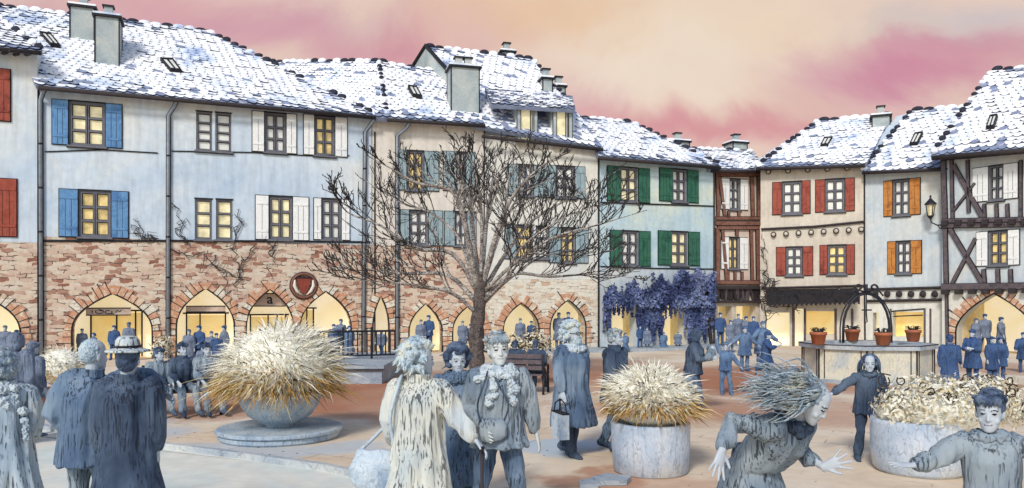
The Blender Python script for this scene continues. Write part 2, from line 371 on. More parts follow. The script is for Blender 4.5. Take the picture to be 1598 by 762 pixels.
class House:
    def __init__(s, name, label, pxL, YL, pxR, YR, cat='house'):
        s.A = V((pxL-CX)/F*YL, YL, 0); B = V((pxR-CX)/F*YR, YR, 0)
        s.dir = (B-s.A).normalized(); s.L = (B-s.A).length; s.rz = math.atan2(s.dir.y, s.dir.x)
        s.nin = V(-s.dir.y, s.dir.x, 0); s.root = thing(name, label, cat, s.A, s.rz)
        s.wins = []; s.arches = []
    def p(s, px, py, d=0):
        r = V((px-CX)/F, 1, (HY-py)/F); O = s.A+s.nin*d-V(0, 0, CH)
        t = O.dot(s.nin)/r.dot(s.nin); q = r*t+V(0, 0, CH)
        w = q-s.A; return V(w.dot(s.dir), d, q.z)
    def world(s, l): return s.A+s.dir*l.x+s.nin*l.y+V(0, 0, l.z)
    def rect(s, x0, x1, y0, y1, d=0):
        ym = (y0+y1)/2; xm = (x0+x1)/2
        return s.p(x0, ym, d).x, s.p(x1, ym, d).x, s.p(xm, y1, d).z, s.p(xm, y0, d).z
    def win(s, x0, x1, y0, y1, sl=0, sr=0, shut=None, lit=0, cols=2, rows=3, **kw): s.wins.append((x0, x1, y0, y1, sl, sr, shut, lit, cols, rows, kw))
    def arch(s, x0, x1, yt, yb=None, shape='pointed', **kw): s.arches.append((x0, x1, yt, yb, shape, kw))
    # -------- walls with real openings
    def wall(s, mb, outer, holes, d0, th, mat=0):
        polys = [[V(u, z, 0) for u, z in outer]]+[[V(u, z, 0) for u, z in h] for h in holes]
        flat = [p for pl in polys for p in pl]
        tris = tessellate_polygon(polys)
        vs = [V(p.x, d0, p.y) for p in flat]; fs = []
        for t in tris:
            a, b, c = (vs[i] for i in t)
            fs.append(t if (b-a).cross(c-a).y < 0 else tuple(reversed(t)))
        mb.add(vs, fs, mat)
        for k, pl in enumerate(polys):
            if k == 0: continue
            n = len(pl)
            for i in range(n):
                a, b = pl[i], pl[(i+1) % n]
                if abs(a.y) < .02 and abs(b.y) < .02: continue
                mb.add([(a.x, d0, a.y), (b.x, d0, b.y), (b.x, d0+th, b.y), (a.x, d0+th, a.y)], [(0,1,2,3)], mat)
    def build(s, upper, lower, band, yeL, yeR, D=7, gable=None, lowname='stone_arcade', band_out=.0):
        """upper/lower materials; band: photo y of the top of the lower storey (None: no lower storey)"""
        zL = s.p(s.xL, yeL).z; zR = s.p(s.xR, yeR).z; s.zL, s.zR = zL, zR
        L = s.L; zb = s.p((s.xL+s.xR)/2, band).z if band else 0; s.zb = zb
        hu, hl = [], []
        for (x0, x1, y0, y1, sl, sr, *_) in s.wins:
            u0, u1, za, zc = s.rect(x0+sl, x1-sr, y0, y1)
            if (za+zc)/2 > zb: za = max(za, zb+.03); hu.append([(u1, za), (u1, zc), (u0, zc), (u0, za)])
            else: hl.append([(u1, za), (u1, zc), (u0, zc), (u0, za)])
        s.ap = []
        for (x0, x1, yt, yb, shape, kw) in s.arches:
            u0, u1, _, zt = s.rect(x0, x1, yt, 540); z0 = .012 if yb is None else s.p((x0+x1)/2, yb).z
            u0 = max(u0, .02); u1 = min(u1, L-.02)
            pts = pointed(u0, u1, z0, zt, **{k: v for k, v in kw.items() if k in ('spring', 'p')}) if shape == 'pointed' else [(u1, z0), (u1, zt), (u0, zt), (u0, z0)]
            hl.append(pts); s.ap.append((u0, u1, z0, zt, pts, shape, kw))
        mb = MB()
        s.wall(mb, [(0, zb), (L, zb), (L, zR), (0, zL)], hu, 0, .2)
        z0 = zb
        mb.add([(0,0,z0),(0,D,z0),(0,D,zL),(0,0,zL)], [(0,3,2,1)]); mb.add([(L,0,z0),(L,D,z0),(L,D,zR),(L,0,zR)], [(0,1,2,3)])
        mb.add([(0,D,0),(L,D,0),(L,D,zR),(0,D,zL)], [(3,2,1,0)])
        if gable:
            for (u, z) in gable: 
                ze = zL if u < L/2 else zR
                mb.add([(u,0,ze),(u,D,ze),(u,D/2,z)], [(0,1,2)])
        mb.build('wall', M[upper], s.root)
        if band:
            mb = MB(); s.wall(mb, [(0, 0), (L, 0), (L, zb-.004), (0, zb-.004)], hl, -band_out, .5+band_out)
            mb.add([(0,-band_out,0),(0,D,0),(0,D,zb),(0,-band_out,zb)], [(0,3,2,1)]); mb.add([(L,-band_out,0),(L,D,0),(L,D,zb),(L,-band_out,zb)], [(0,1,2,3)])
            mb.build(lowname, M[lower], s.root)
        for w in s.wins: s._win(*w)
        for a in s.ap: s._arch(*a)
    def _win(s, x0, x1, y0, y1, sl, sr, shut, lit, cols, rows, kw):
        u0, u1, z0, z1 = s.rect(x0+sl, x1-sr, y0, y1); e0 = s.rect(x0, x1, y0, y1)[0]; e1 = s.rect(x0, x1, y0, y1)[1]
        if (z0+z1)/2 > s.zb: z0 = max(z0, s.zb+.03)
        sc = (z1-z0)/1.5; fw = min(.085*sc, (u1-u0)*.11); mb = MB()
        mb.box(u0-.02, u1+.02, -.03, .02, z1, z1+.045, 1)
        for a, b, c, d in ((u0, u0+fw, z0, z1), (u1-fw, u1, z0, z1), (u0+fw, u1-fw, z0, z0+fw), (u0+fw, u1-fw, z1-fw, z1)):
            mb.box(a, b, .03, .12, c, d)
        iu0, iu1 = u0+fw, u1-fw
        for k in range(1, cols):
            c = iu0+(iu1-iu0)*k/cols; mb.box(c-fw*.62, c+fw*.62, .035, .115, z0+fw, z1-fw); mb.box(c-.012, c+.012, .026, .034, z0+fw, z1-fw, 1)
        for k in range(1, rows):
            c = z0+fw+(z1-z0-2*fw)*k/rows
            for j in range(cols):
                a = iu0+(iu1-iu0)*j/cols+(fw*.62 if j else 0); b = iu0+(iu1-iu0)*(j+1)/cols-(fw*.62 if j < cols-1 else 0)
                mb.box(a, b, .04, .11, c-fw*.42, c+fw*.42)
        t = .022     # dark putty line round every pane
        for j in range(cols):
            for k in range(rows):
                a = iu0+(iu1-iu0)*j/cols+(fw*.62 if j else 0); b = iu0+(iu1-iu0)*(j+1)/cols-(fw*.62 if j < cols-1 else 0)
                c = z0+fw+(z1-z0-2*fw)*k/rows+(fw*.42 if k else 0); d = z0+fw+(z1-z0-2*fw)*(k+1)/rows-(fw*.42 if k < rows-1 else 0)
                for q in ((a, a+t, c, d), (b-t, b, c, d), (a+t, b-t, c, c+t), (a+t, b-t, d-t, d)): mb.box(q[0], q[1], .1, .118, q[2], q[3], 1)
        w = mb.build('window', [M[kw.get('frame', 'frame')], M['ink']], s.root)
        pm = MB(); pm.box(u0+.004, u1-.004, .125, .15, z0+.004, z1-.004); pm.build('pane', M['pane_lit' if lit == 1 else 'pane_cream' if lit == 2 else 'pane'], w)
        sm = MB(); sm.box(u0-.06, u1+.06, -.09, .018, z0-.07, z0-.004); sm.box(u0-.08, u1+.08, -.075, .004, z0-.1, z0-.071, 1); sm.build('sill', [M[kw.get('sill', 'frame')], M['ink']], w)
        for side, pw in ((0, sl), (1, sr)):
            if pw <= 0: continue
            a, b = (e0, u0-.03) if side == 0 else (u1+.03, e1)
            if b-a < .08: continue
            hm = MB(); o = .032
            # a slightly larger dark backing as an outline, the boarded leaf in front, two battens
            hm.box(a-o, b+o, -.032, -.006, z0-o, z1+o, 1)
            hm.box(a, b, -.075, -.033, z0, z1, 0)
            for zz in (z0+(z1-z0)*.16, z0+(z1-z0)*.8): hm.box(a+.02, b-.02, -.095, -.076, zz, zz+.07, 0)
            nb = max(2, int((b-a)/.16))
            for k in range(1, nb): 
                c = a+(b-a)*k/nb; hm.box(c-.006, c+.006, -.079, -.0752, z0+.01, z0+(z1-z0)*.16-.01, 1)
                hm.box(c-.006, c+.006, -.079, -.0752, z0+(z1-z0)*.16+.08, z0+(z1-z0)*.8-.01, 1)
            hm.build('shutter', [M[shut], M['ink']], w)
    def _arch(s, u0, u1, z0, zt, pts, shape, kw):
        rnd = random.Random(int(u0*100))
        if shape == 'pointed' and kw.get('stones', 1):
            mb = MB(); n = len(pts)
            # walk the opening and set one wedge stone after another, long and short in turn
            path = [V(u, 0, z) for u, z in pts]; seglen = [0]
            for i in range(n-1): seglen.append(seglen[-1]+(path[i+1]-path[i]).length)
            def at(l):
                for i in range(n-1):
                    if l <= seglen[i+1]+1e-9:
                        t = (l-seglen[i])/max(1e-6, seglen[i+1]-seglen[i]); d = (path[i+1]-path[i]).normalized()
                        return path[i].lerp(path[i+1], t), d
                return path[-1], (path[-1]-path[-2]).normalized()
            l = seglen[-1]*.06; k = 0; cu = (u0+u1)/2
            while l < seglen[-1]*.94:
                step = rnd.uniform(.17, .25); (a, d1), (b, d2) = at(l), at(l+step-.03)
                o1 = V(d1.z, 0, -d1.x); o2 = V(d2.z, 0, -d2.x)
                ln = rnd.uniform(.2, .42); q = [a+o1*.01, b+o2*.01, b+o2*ln, a+o1*ln]
                y0, y1 = -.035-rnd.uniform(0, .03), .0
                vs = [V(p.x, y0, p.z) for p in q]+[V(p.x, y1, p.z) for p in q]
                mb.add(vs, [(3,2,1,0),(0,1,5,4),(1,2,6,5),(2,3,7,6),(3,0,4,7)], 0 if rnd.random() < .8 else 2)
                if rnd.random() < .75:   # open dark joint
                    j0 = b+d2*.015; e = ln*rnd.uniform(.8, 1.5)
                    mb.bar((j0.x+o2.x*.02, -.02, j0.z+o2.z*.02), (j0.x+o2.x*e, -.02, j0.z+o2.z*e), .028, .045, 1)
                l += step; k += 1
            mb.build('arch_stones', [M['voussoir'], M['ink'], M['stone_pale']], s.root)
            ed = MB(); ed.tube([(p[0], -.03, p[1]) for p in pts], .035, 6); ed.build('arch_edge', M['ink'], s.root)
        back = kw.get('back', 1.25); wm = kw.get('wallmat', 'shop')
        mb = MB(); h = zt+.05
        mb.add([(u0-.1,back,0),(u1+.1,back,0),(u1+.1,back,h),(u0-.1,back,h)], [(0,1,2,3)], 1)
        mb.add([(u0-.02,.5,0),(u0-.1,back,0),(u0-.1,back,h),(u0-.02,.5,h)], [(3,2,1,0)]); mb.add([(u1+.02,.5,0),(u1+.1,back,0),(u1+.1,back,h),(u1+.02,.5,h)], [(0,1,2,3)])
        mb.add([(u0-.02,.5,h),(u1+.02,.5,h),(u1+.1,back,h),(u0-.1,back,h)], [(0,1,2,3)])
        sf = mb.build('shop_front', [M[wm], M[kw.get('lit', 'shop_lit')]], s.root)
        if kw.get('door'):
            a = u0+(u1-u0)*kw['door'][0]; b = u0+(u1-u0)*kw['door'][1]; zd = z0+(zt-z0)*kw['door'][2]; y = back-.06
            g = MB(); g.box(a+.05, b-.05, y, y+.03, .02, zd-.05, 0); g.build('shop_door', M['shop_gold'], sf)
            fr = MB(); ww = .055
            fr.box(a, a+ww, y-.06, y, .02, zd); fr.box(b-ww, b, y-.06, y, .02, zd); fr.box(a-.1, b+.1, y-.09, y, zd, zd+.06)
            for q in kw.get('posts', (.5,)): fr.box(a+(b-a)*q-.025, a+(b-a)*q+.025, y-.055, y, .02, zd)
            fr.build('door_frame', M['ink_brown'], sf)
    # -------- roof
    def roof(s, patches, ridges=(), back=None, **kw):
        mb = MB(); s.patch = [[s.p(*c) for c in q] for q in patches]
        for k, q in enumerate(patches):
            pts = [s.p(*c) if len(c) == 3 else V(*c[:3]) for c in q]
            tiles(mb, *pts, seed=k+len(patches)*3+int(s.A.x*7), **kw)
        for k, (a, b) in enumerate(ridges): ridge_caps(mb, s.p(*a), s.p(*b), seed=k)
        if back:
            a, b = s.p(*back[0]), s.p(*back[1]); D = back[2]; z = min(s.zL, s.zR)
            mb.add([a, b, V(b.x+.3, D+.4, z), V(a.x-.3, D+.4, z)], [(3,2,1,0)], 0)
        s.roof_ob = mb.build('roof', ROOF(), s.root); return s.roof_ob
    def gutter(s, a, b, pipes=(), r=.075):
        a, b = s.p(*a), s.p(*b)
        mb = MB(); mb.tube([a, b], r, 8); mb.box(0, 0, 0, 0, 0, 0) if 0 else None
        mb.build('gutter', M['ink_brown'], s.root, True)
        for pts in pipes:
            q = [s.p(*c) for c in pts]; mb = MB(); mb.tube(q, .06, 8); 
            for i in range(1, 6):
                c = q[-2].lerp(q[-1], i/6); mb.tube([c-V(0,0,.03), c+V(0,0,.03)], .072, 8, 1)
            # dark seam either side of the pipe where it meets the wall
            mb.tube([c+V(.07, .03, 0) for c in q], .016, 5, 1); mb.tube([c+V(-.07, .03, 0) for c in q], .016, 5, 1)
            mb.build('drainpipe', [M['gutter'], M['ink']], s.root, True)
    def line(s, pts, r=.03, name='string_course', mat='ink', d=-.02):
        mb = MB(); mb.tube([s.p(x, y, d) for x, y in pts], r, 6); return mb.build(name, M[mat], s.root)
    def beam(s, mb, a, b, wpx, d=-.05, mat=0, edge=True):
        A_, B_ = s.p(*a, 0), s.p(*b, 0); w = abs(s.p(a[0]+wpx, a[1]).x-s.p(a[0], a[1]).x)
        A_.y = B_.y = d/2-.012; mb.bar(A_, B_, w, abs(d), mat)
        if edge:
            dr = (B_-A_).normalized(); o = V(dr.z, 0, -dr.x)*(w/2+.01)
            for sg in (-1, 1): mb.bar(A_+o*sg, B_+o*sg, .026, abs(d)*.8, 1)
    def chimney(s, x0, x1, yt, yb, d, deep=.7, pots=1, parent=None):
        a, b, z0, z1 = s.rect(x0, x1, yt, yb, d); mb = MB(); e = .03
        mb.box(a, b, d, d+deep, z0-.6, z1)
        mb.box(a-.09, b+.09, d-.09, d+deep+.09, z1, z1+.09, 1); mb.box(a-.06, b+.06, d-.06, d+deep+.06, z1+.091, z1+.17, 2)
        for (x, y) in ((a, d), (b, d), (a, d+deep), (b, d+deep)): mb.box(x-.022, x+.022, y-.022, y+.022, z0-.3, z1-.004, 1)
        for k in range(pots):
            x = a+(b-a)*(k+1)/(pots+1); mb.box(x-.14, x+.14, d+deep/2-.14, d+deep/2+.14, z1+.171, z1+.5, 0); mb.box(x-.2, x+.2, d+deep/2-.2, d+deep/2+.2, z1+.501, z1+.56, 1)
        return mb.build('chimney', [M['chimney'], M['ink'], M['snow']], parent or s.roof_ob)
    def onroof(s, px, py, k=0):
        A_, B_, C_ = (s.world(q) for q in (s.patch[k][0], s.patch[k][1], s.patch[k][3])); n = (B_-A_).cross(C_-A_).normalized()
        o = V(0, 0, CH); r = V((px-CX)/F, 1, (HY-py)/F); q = o+r*((A_-o).dot(n)/r.dot(n)); w = q-s.A
        return V(w.dot(s.dir), w.dot(s.nin), q.z)
    def skylight(s, quad, k=0):
        """quad: photo corners TL TR BR BL"""
        tl, tr, br, bl = (s.onroof(*c, k) for c in quad)
        n = (br-bl).cross(tl-bl).normalized(); mb = MB()
        q = lambda u, v: bl.lerp(br, u).lerp(tl.lerp(tr, u), v)
        def slab(u0, u1, v0, v1, h0, h1, m):
            b = [q(u0, v0), q(u1, v0), q(u1, v1), q(u0, v1)]; mb.add([p+n*h0 for p in b]+[p+n*h1 for p in b], [(0,3,2,1),(4,5,6,7),(0,1,5,4),(1,2,6,5),(2,3,7,6),(3,0,4,7)], m)
        slab(0, 1, 0, 1, -.05, .12, 1)
        for r in ((0,.12,0,1),(.88,1,0,1),(.12,.88,0,.1),(.12,.88,.9,1),(.44,.56,.1,.9)): slab(*r, .121, .18, 1)
        slab(.12, .44, .1, .9, .121, .14, 0); slab(.56, .88, .1, .9, .121, .14, 0)
        mb.build('skylight', [M['pane'], M['ink']], s.roof_ob)

def mk(name, label, pxL, YL, pxR, YR):
    h = House(name, label, pxL, YL, pxR, YR); h.xL, h.xR = pxL, pxR; return h

# ---- the long blue house with the stone arcade
Y1, Y2, Y3, Y4 = 26.8, 30.95, 33.5, 36.0
a = mk('arcade_house', 'long pale blue house with blue and white shutters over a pointed stone arcade', 62, Y1, 580, Y2)
a.win(82,190,160,228, 26,26,'shut_blue', 2, frame='frame'); a.win(93,200,298,374, 30,27,'shut_blue', 1)
a.win(306,331,175,235, lit=0, cols=1, rows=4); a.win(336,361,177,237, cols=1, rows=4)
a.win(304,331,311,374, lit=2, cols=1, rows=3); a.win(337,363,312,374, lit=2, cols=1, rows=3)
a.win(394,462,177,238, 19,16,'shut_white', 0); a.win(474,541,182,243, 17,19,'shut_white', 1)
a.win(399,481,307,374, 21,25,'shut_white', 2); a.win(490,545,311,374, 12,13,'shut_white', 0)
a.arch(112,238,458, door=(.16,.84,.72), posts=(.5,.86)); a.arch(275,366,450, door=(.14,.86,.62), posts=(.35,)); a.arch(384,458,452, door=(.1,.9,.6), posts=(.5,.75)); a.arch(468,548,455, door=(.05,.34,.72), lit='shop_lit')
a.build('plaster_blue', 'stone', 376, 131, 179, 8, lowname='stone_arcade')
a.roof([((56,133,-.45),(586,180,-.45),(322,48,4),(-14,8,4))], [((-14,8,4),(322,48,4)),((322,48,4),(580,176,-.3))], back=((-14,8,4),(322,48,4),8), dark=.3)
e, rr = a.p(586,180,-.45), a.p(322,48,4)
a.gutter((60,137,-.5),(586,184,-.5), [[(70,138,-.45),(66,146,-.3),(63,156,-.1),(64,568,-.1)],[(276,156,-.45),(272,166,-.3),(263,180,-.1),(262,560,-.1)],[(584,186,-.45),(578,195,-.3),(570,206,-.1),(567,552,-.1)]])
mb = MB(); hb = a.p(586,180,-.45); mb.add([hb, V(hb.x, 8.4, hb.z), a.p(322,48,4)], [(0,1,2)]); mb.build('hip_slope', M['snow'], a.roof_ob)
a.chimney(148,186,27,100,1.0,.9,1); a.chimney(109,147,12,62,2.4,.8,1)
a.skylight([(62,55),(80,58),(95,77),(80,75)]); a.skylight([(250,96),(270,97),(284,116),(266,114)])
a.line([(70,237),(160,234),(246,239)], .025); a.line([(268,236),(390,238),(480,243),(545,243)], .025); a.line([(62,376),(320,376),(578,378)], .045)

# ---- far left neighbour
z = mk('red_shutter_house', 'house with rust red shutters at the left end of the row', -150, 25.2, 58, 26.7)
z.win(-60,16,105,186, 14,30,'shut_red', 0); z.win(-50,26,278,368, 14,34,'shut_red', 0)
z.arch(-110,32,457)
z.build('plaster_blue', 'stone', 376, 62, 76, 8)
z.roof([((-160,58,-.6),(66,80,-.6),(-30,10,2.8),(-160,-30,3.5))], [((-30,10,2.8),(64,77,-.5))], back=((-160,-30,3.5),(-30,10,2.8),8), dark=.7)
z.gutter((-160,62,-.6),(64,83,-.6))
for x, y in ((4,84),(22,86),(40,86)): mb = MB(); mb.bar(z.p(x,y,0), z.p(x+7,y-2,-.5), .07, .09); mb.build('eaves_bracket', M['ink_brown'], z.root)

# ---- cream house behind the tree
def onrow(px):            # depth of the row front at a photo column
    P0 = V((580-CX)/F*Y2, Y2, 0); P1 = V((935-CX)/F*Y3, Y3, 0); d = P1-P0; k = (px-CX)/F
    t = (k*P0.y-P0.x)/(d.x-k*d.y); return P0.y+d.y*t
b = mk('cream_house', 'cream house with grey blue shutters half hidden by the bare tree', 581, onrow(581), 755, onrow(755))
b.win(622,684,236,297, 13,23,'shut_grey', 1); b.win(692,740,238,298, 20,14,'shut_grey', 0)
b.win(625,690,329,394, 14,22,'shut_grey', 0); b.win(694,742,331,395, 16,14,'shut_grey', 0)
b.arch(577,607,462); b.arch(638,690,474,p=2.1); b.arch(706,754,478)
b.build('plaster_cream', 'stone', 384, 184, 192, 8)
b.roof([((584,183,-.45),(757,193,-.45),(690,112,4),(590,96,4)), ((428,160,4.5),(600,184,.2),(591,96,4.1),(420,97,8))],
       [((420,97,8),(591,95,4.1)),((591,95,4.1),(604,182,-.3)),((590,96,4),(676,112,4))], back=((590,96,4),(690,112,4),8), dark=.35)
b.skylight([(636,138),(650,140),(658,155),(644,153)])
b.gutter((604,187,-.5),(757,197,-.5), [[(640,190,-.45),(634,200,-.3),(620,212,-.1),(620,552,-.1)]])
b.line([(585,206),(585,548)], .03, 'corner_joint')
# ---- pale house with dormers
c = mk('dormer_house', 'tall pale house with two roof dormers and grey blue shutters, right of the bare tree', 756, onrow(756), 935, Y3)
c.win(794,846,258,306, 15,14,'shut_grey', 0); c.win(846,912,260,309, 22,16,'shut_grey', 0)
c.win(788,832,352,404, 18,0,'shut_grey', 1, cols=1); c.win(836,856,354,404, 0,0,'shut_grey', 0, cols=1); c.win(857,917,356,410, 18,20,'shut_grey', 1)
c.arch(785,841,473); c.arch(858,914,468)
c.build('plaster_pale', 'stone_pale', 436, 210, 228, 9)
c.roof([((742,152,1.7),(895,170,1.7),(831,93,4.8),(664,73,4.8)), ((740,196,-.4),(941,231,-.4),(893,166,1.5),(742,148,1.5))],
       [((664,72,4.8),(831,92,4.8)),((831,93,4.8),(895,170,1.7))], back=((664,73,4.8),(831,93,4.8),9), dark=.42, bare=.04)
mb = MB(); g = [c.p(664,73,4.8), c.p(706,120,3.0), c.p(748,194,.1), c.p(700,215,2), c.p(640,150,6.6), c.p(641,108,6.6)]
mb.add(g, [(0,2,1),(0,3,2),(0,4,3),(0,5,4)]); mb.add([g[1], g[2], V(g[2].x, .1, c.zL)], [(0,1,2)]); mb.build('gable', M['chimney'], c.root)
mb = MB(); mb.tube([c.p(641,108,6.5), c.p(664,71,4.7), c.p(706,118,2.9), c.p(740,170,.8)], .09, 6); mb.build('verge_board', M['ink'], c.roof_ob)
for (x0, x1, y0, y1) in ((806,838,165,220),(862,892,169,225)):
    u0, u1, z0, z1 = c.rect(x0, x1, y0, y1, -.15); mb = MB()
    mb.box(u0, u1, -.15, 1.6, z0, z1, 0)
    for q in ((u0, u0+.16), (u1-.16, u1), ((u0+u1)/2+.14, (u0+u1)/2+.22)): mb.box(q[0], q[1], -.24, -.151, z0, z1, 2); mb.box(q[1]-.012, q[1]+.012, -.25, -.2, z0, z1, 1); mb.box(q[0]-.012, q[0]+.012, -.25, -.2, z0, z1, 1)
    mb.box(u0-.05, u1+.05, -.3, -.1, z0-.08, z0-.003, 1)
    dm = mb.build('dormer', [M['plaster_grey'], M['ink'], M['chimney']], c.roof_ob)
    mb = MB(); mb.box(u0+.17, u1-.17, -.19, -.155, z0+.02, z1-.1); mb.build('pane', M['pane_cream'], c.roof_ob)
mb = MB(); tiles(mb, c.p(766,163,-.5), c.p(898,171,-.5), c.p(893,150,1.6), c.p(757,138,1.6), dark=.8, bare=.3, w=.3, h=.24, seed=5)
mb.build('dormer_roof', ROOF(), c.root)
c.gutter((752,213,-.48),(941,234,-.48))
c.chimney(704,748,106,188,.3,.9,2); c.chimney(783,803,82,100,4.9,.7,1); c.chimney(847,862,124,160,2.6,.6,1); c.chimney(866,882,136,166,3.0,.6,1)
c.line([(756,196),(755,470)], .025, 'corner_joint'); c.line([(934,236),(934,470),(934,548)], .035, 'corner_joint')
# ---- green shutters and wisteria
d = mk('green_shutter_house', 'pale blue green house with dark green shutters above the blue creeper', 936, Y3+.05, 1115, Y4)
d.win(948,1013,262,315, 20,18,'shut_green', 2); d.win(1029,1089,265,315, 20,18,'shut_green', 0)
d.win(952,1014,361,415, 18,18,'shut_green', 0); d.win(1027,1091,362,414, 20,18,'shut_green', 2)
d.arch(952,992,462, shape='rect', lit='shop_lit'); d.arch(1034,1068,462, shape='rect', lit='shop_lit')
d.build('plaster_mint', 'plaster_grey', 418, 240, 254, 7, lowname='ground_storey')
d.roof([((934,243,-.45),(1124,258,-.45),(985,191,3.5),(893,182,3.5))], [((893,182,3.5),(985,191,3.5)),((985,191,3.5),(1122,256,-.4))], back=((893,182,3.5),(985,191,3.5),7), dark=.32)
hb = d.p(1124,258,-.45); mb = MB(); mb.add([hb, V(hb.x, 7.4, hb.z), d.p(985,191,3.5)], [(0,1,2)]); mb.build('hip_slope', M['snow'], d.roof_ob)
d.gutter((934,247,-.5),(1124,262,-.5))
d.line([(937,316),(1020,319),(1114,322)], .035); d.line([(937,416),(1020,419),(1114,420)], .03); d.line([(1114,262),(1114,470),(1114,538)], .03, 'corner_joint')
# ---- narrow half timbered house
e = mk('timbered_house', 'narrow rosy house with brown timber framing and white shutters', 1116, Y4+.4, 1186, Y4+1.2)
e.win(1125,1166,280,327, 13,12,'shut_white', 0); e.win(1125,1166,371,420, 12,13,'shut_white', 1)
e.arch(1121,1142,478, shape='rect'); e.arch(1149,1180,478, shape='rect')
e.build('plaster_rose', 'plaster_sand', 446, 266, 266, 7, lowname='ground_storey')
mb = MB()
for q in (((1119,272),(1182,272),6),((1116,341),(1186,341),4),((1116,349),(1186,349),5),((1119,356),(1183,356),4),((1117,441),(1185,441),5)): e.beam(mb, q[0], q[1], q[2], -.1)
for q in (((1118,270),(1120,340),4),((1122,276),(1130,338),4),((1172,275),(1174,338),5),((1183,268),(1183,340),5),((1119,356),(1119,440),5),((1126,356),(1133,438),4),((1149,356),(1149,368),4),((1171,356),(1173,440),4),((1181,356),(1182,440),5),
          ((1135,424),(1135,440),3),((1146,424),(1146,440),3),((1157,424),(1157,440),3),((1136,330),(1136,340),3),((1152,330),(1152,340),3)): e.beam(mb, q[0], q[1], q[2], -.07)
mb.build('timber_frame', [M['timber_red'], M['ink']], e.root)
mb = MB()
for i in range(26): 
    x = 1117+i*2.7; mb.bar(e.p(x, 448+random.uniform(0,3), -.22), e.p(x+random.uniform(-3,8), 470-random.uniform(0,4), -.06), .12, .1, random.choice((0,0,1)))
mb.bar(e.p(1115,449,-.2), e.p(1187,449,-.2), .14, .3); mb.bar(e.p(1115,471,-.1), e.p(1187,471,-.1), .12, .2)
mb.build('carved_jetty', [M['ink_brown'], M['timber_grey']], e.root)
e.roof([((1105,264,-.5),(1196,264,-.5),(1176,237,3),(1066,231,3))], [((1066,231,3),(1176,237,3))], back=((1066,231,3),(1176,237,3),7), dark=.5)
e.gutter((1110,267,-.5),(1192,268,-.5))
e.chimney(1050,1076,222,243,3.6,.8,1); e.chimney(1144,1166,224,244,3.2,.8,1)
# ---- red shutters
Y5, Y6, Y7, Y8 = 36.2, 34.5, 32.4, 29.3
f = mk('sand_house', 'sand coloured house with brick red shutters over a dark shop awning', 1187, Y5, 1350, Y6)
f.win(1206,1264,284,334, 15,13,'shut_red', 0, sill='frame'); f.win(1273,1333,280,330, 15,15,'shut_red', 0)
f.win(1212,1268,386,430, 15,16,'shut_red', 0); f.win(1280,1333,383,428, 12,13,'shut_red', 1)
f.arch(1240,1254,482, shape='rect', back=.7); f.arch(1258,1302,486, 522, shape='rect', lit='shop_gold', back=.7); f.arch(1195,1232,488, shape='rect', lit='shop_lit', back=.8)
f.build('plaster_sand', 'plaster_sand', 448, 257, 253, 7, lowname='ground_storey')
f.roof([((1178,261,-.5),(1352,256,-.5),(1392,180,3.6),(1278,189,3.6)), ((1174,256,3.4),(1180,262,-.4),(1278,189,3.6),(1277,188,3.7))],
       [((1278,188,3.6),(1392,179,3.6)),((1180,259,-.5),(1278,188,3.6))], back=((1278,189,3.6),(1392,180,3.6),7), dark=.42)
f.gutter((1180,264,-.5),(1350,259,-.5)); f.skylight([(1286,219),(1299,218),(1292,230),(1280,231)])
f.chimney(1361,1389,182,206,2.5,.6,1)
f.line([(1188,358),(1270,354),(1350,346)], .06, 'jetty_beam', 'ink_brown', -.06); f.line([(1188,450),(1350,446)], .06, 'jetty_beam', 'ink_brown', -.06)
for yy, n, x0, x1, dy in ((268,5,1199,1322,-6),(366,8,1207,1344,-8),(456,5,1234,1334,-3)):
    for k in range(n):
        mb = MB(); x = x0+(x1-x0)*k/(n-1); q = f.p(x, yy+dy*k/(n-1), -.14); mb.ell((q.x, -.1, q.z), .13, .1, .13, None, 10, 6, 0); mb.ell((q.x, -.18, q.z-.01), .085, .05, .085, None, 10, 6, 1)
        mb.build('joist_end', [M['ink_brown'], M['plaster_sand']], f.root, True)
mb = MB(); q0, q1 = f.p(1196,463,-1.1), f.p(1342,458,-1.1); q2, q3 = f.p(1200,452,-.02), f.p(1338,450,-.02)
for k in range(40):     # pleated cloth
    t0, t1 = k/40, (k+1)/40; w0 = .05*(k % 2); w1 = .05*((k+1) % 2)
    A0, A1, B0, B1 = q0.lerp(q1, t0), q0.lerp(q1, t1), q2.lerp(q3, t0), q2.lerp(q3, t1)
    A0, A1 = A0+V(0,0,w0), A1+V(0,0,w1); dz = V(0, .02, -.42-.07*(k % 2))
    mb.add([A0, A1, B1, B0], [(0,1,2,3)]); mb.add([A0, A1, A1+dz, A0+dz], [(0,3,2,1)])
mb.build('awning', M['awning'], f.root)
for x in (1238, 1256, 1304, 1330): f.line([(x, 482),(x, 541)], .05, 'shop_post', 'timber_grey')
f.line([(1349,262),(1349,446),(1350,540)], .035, 'corner_joint')
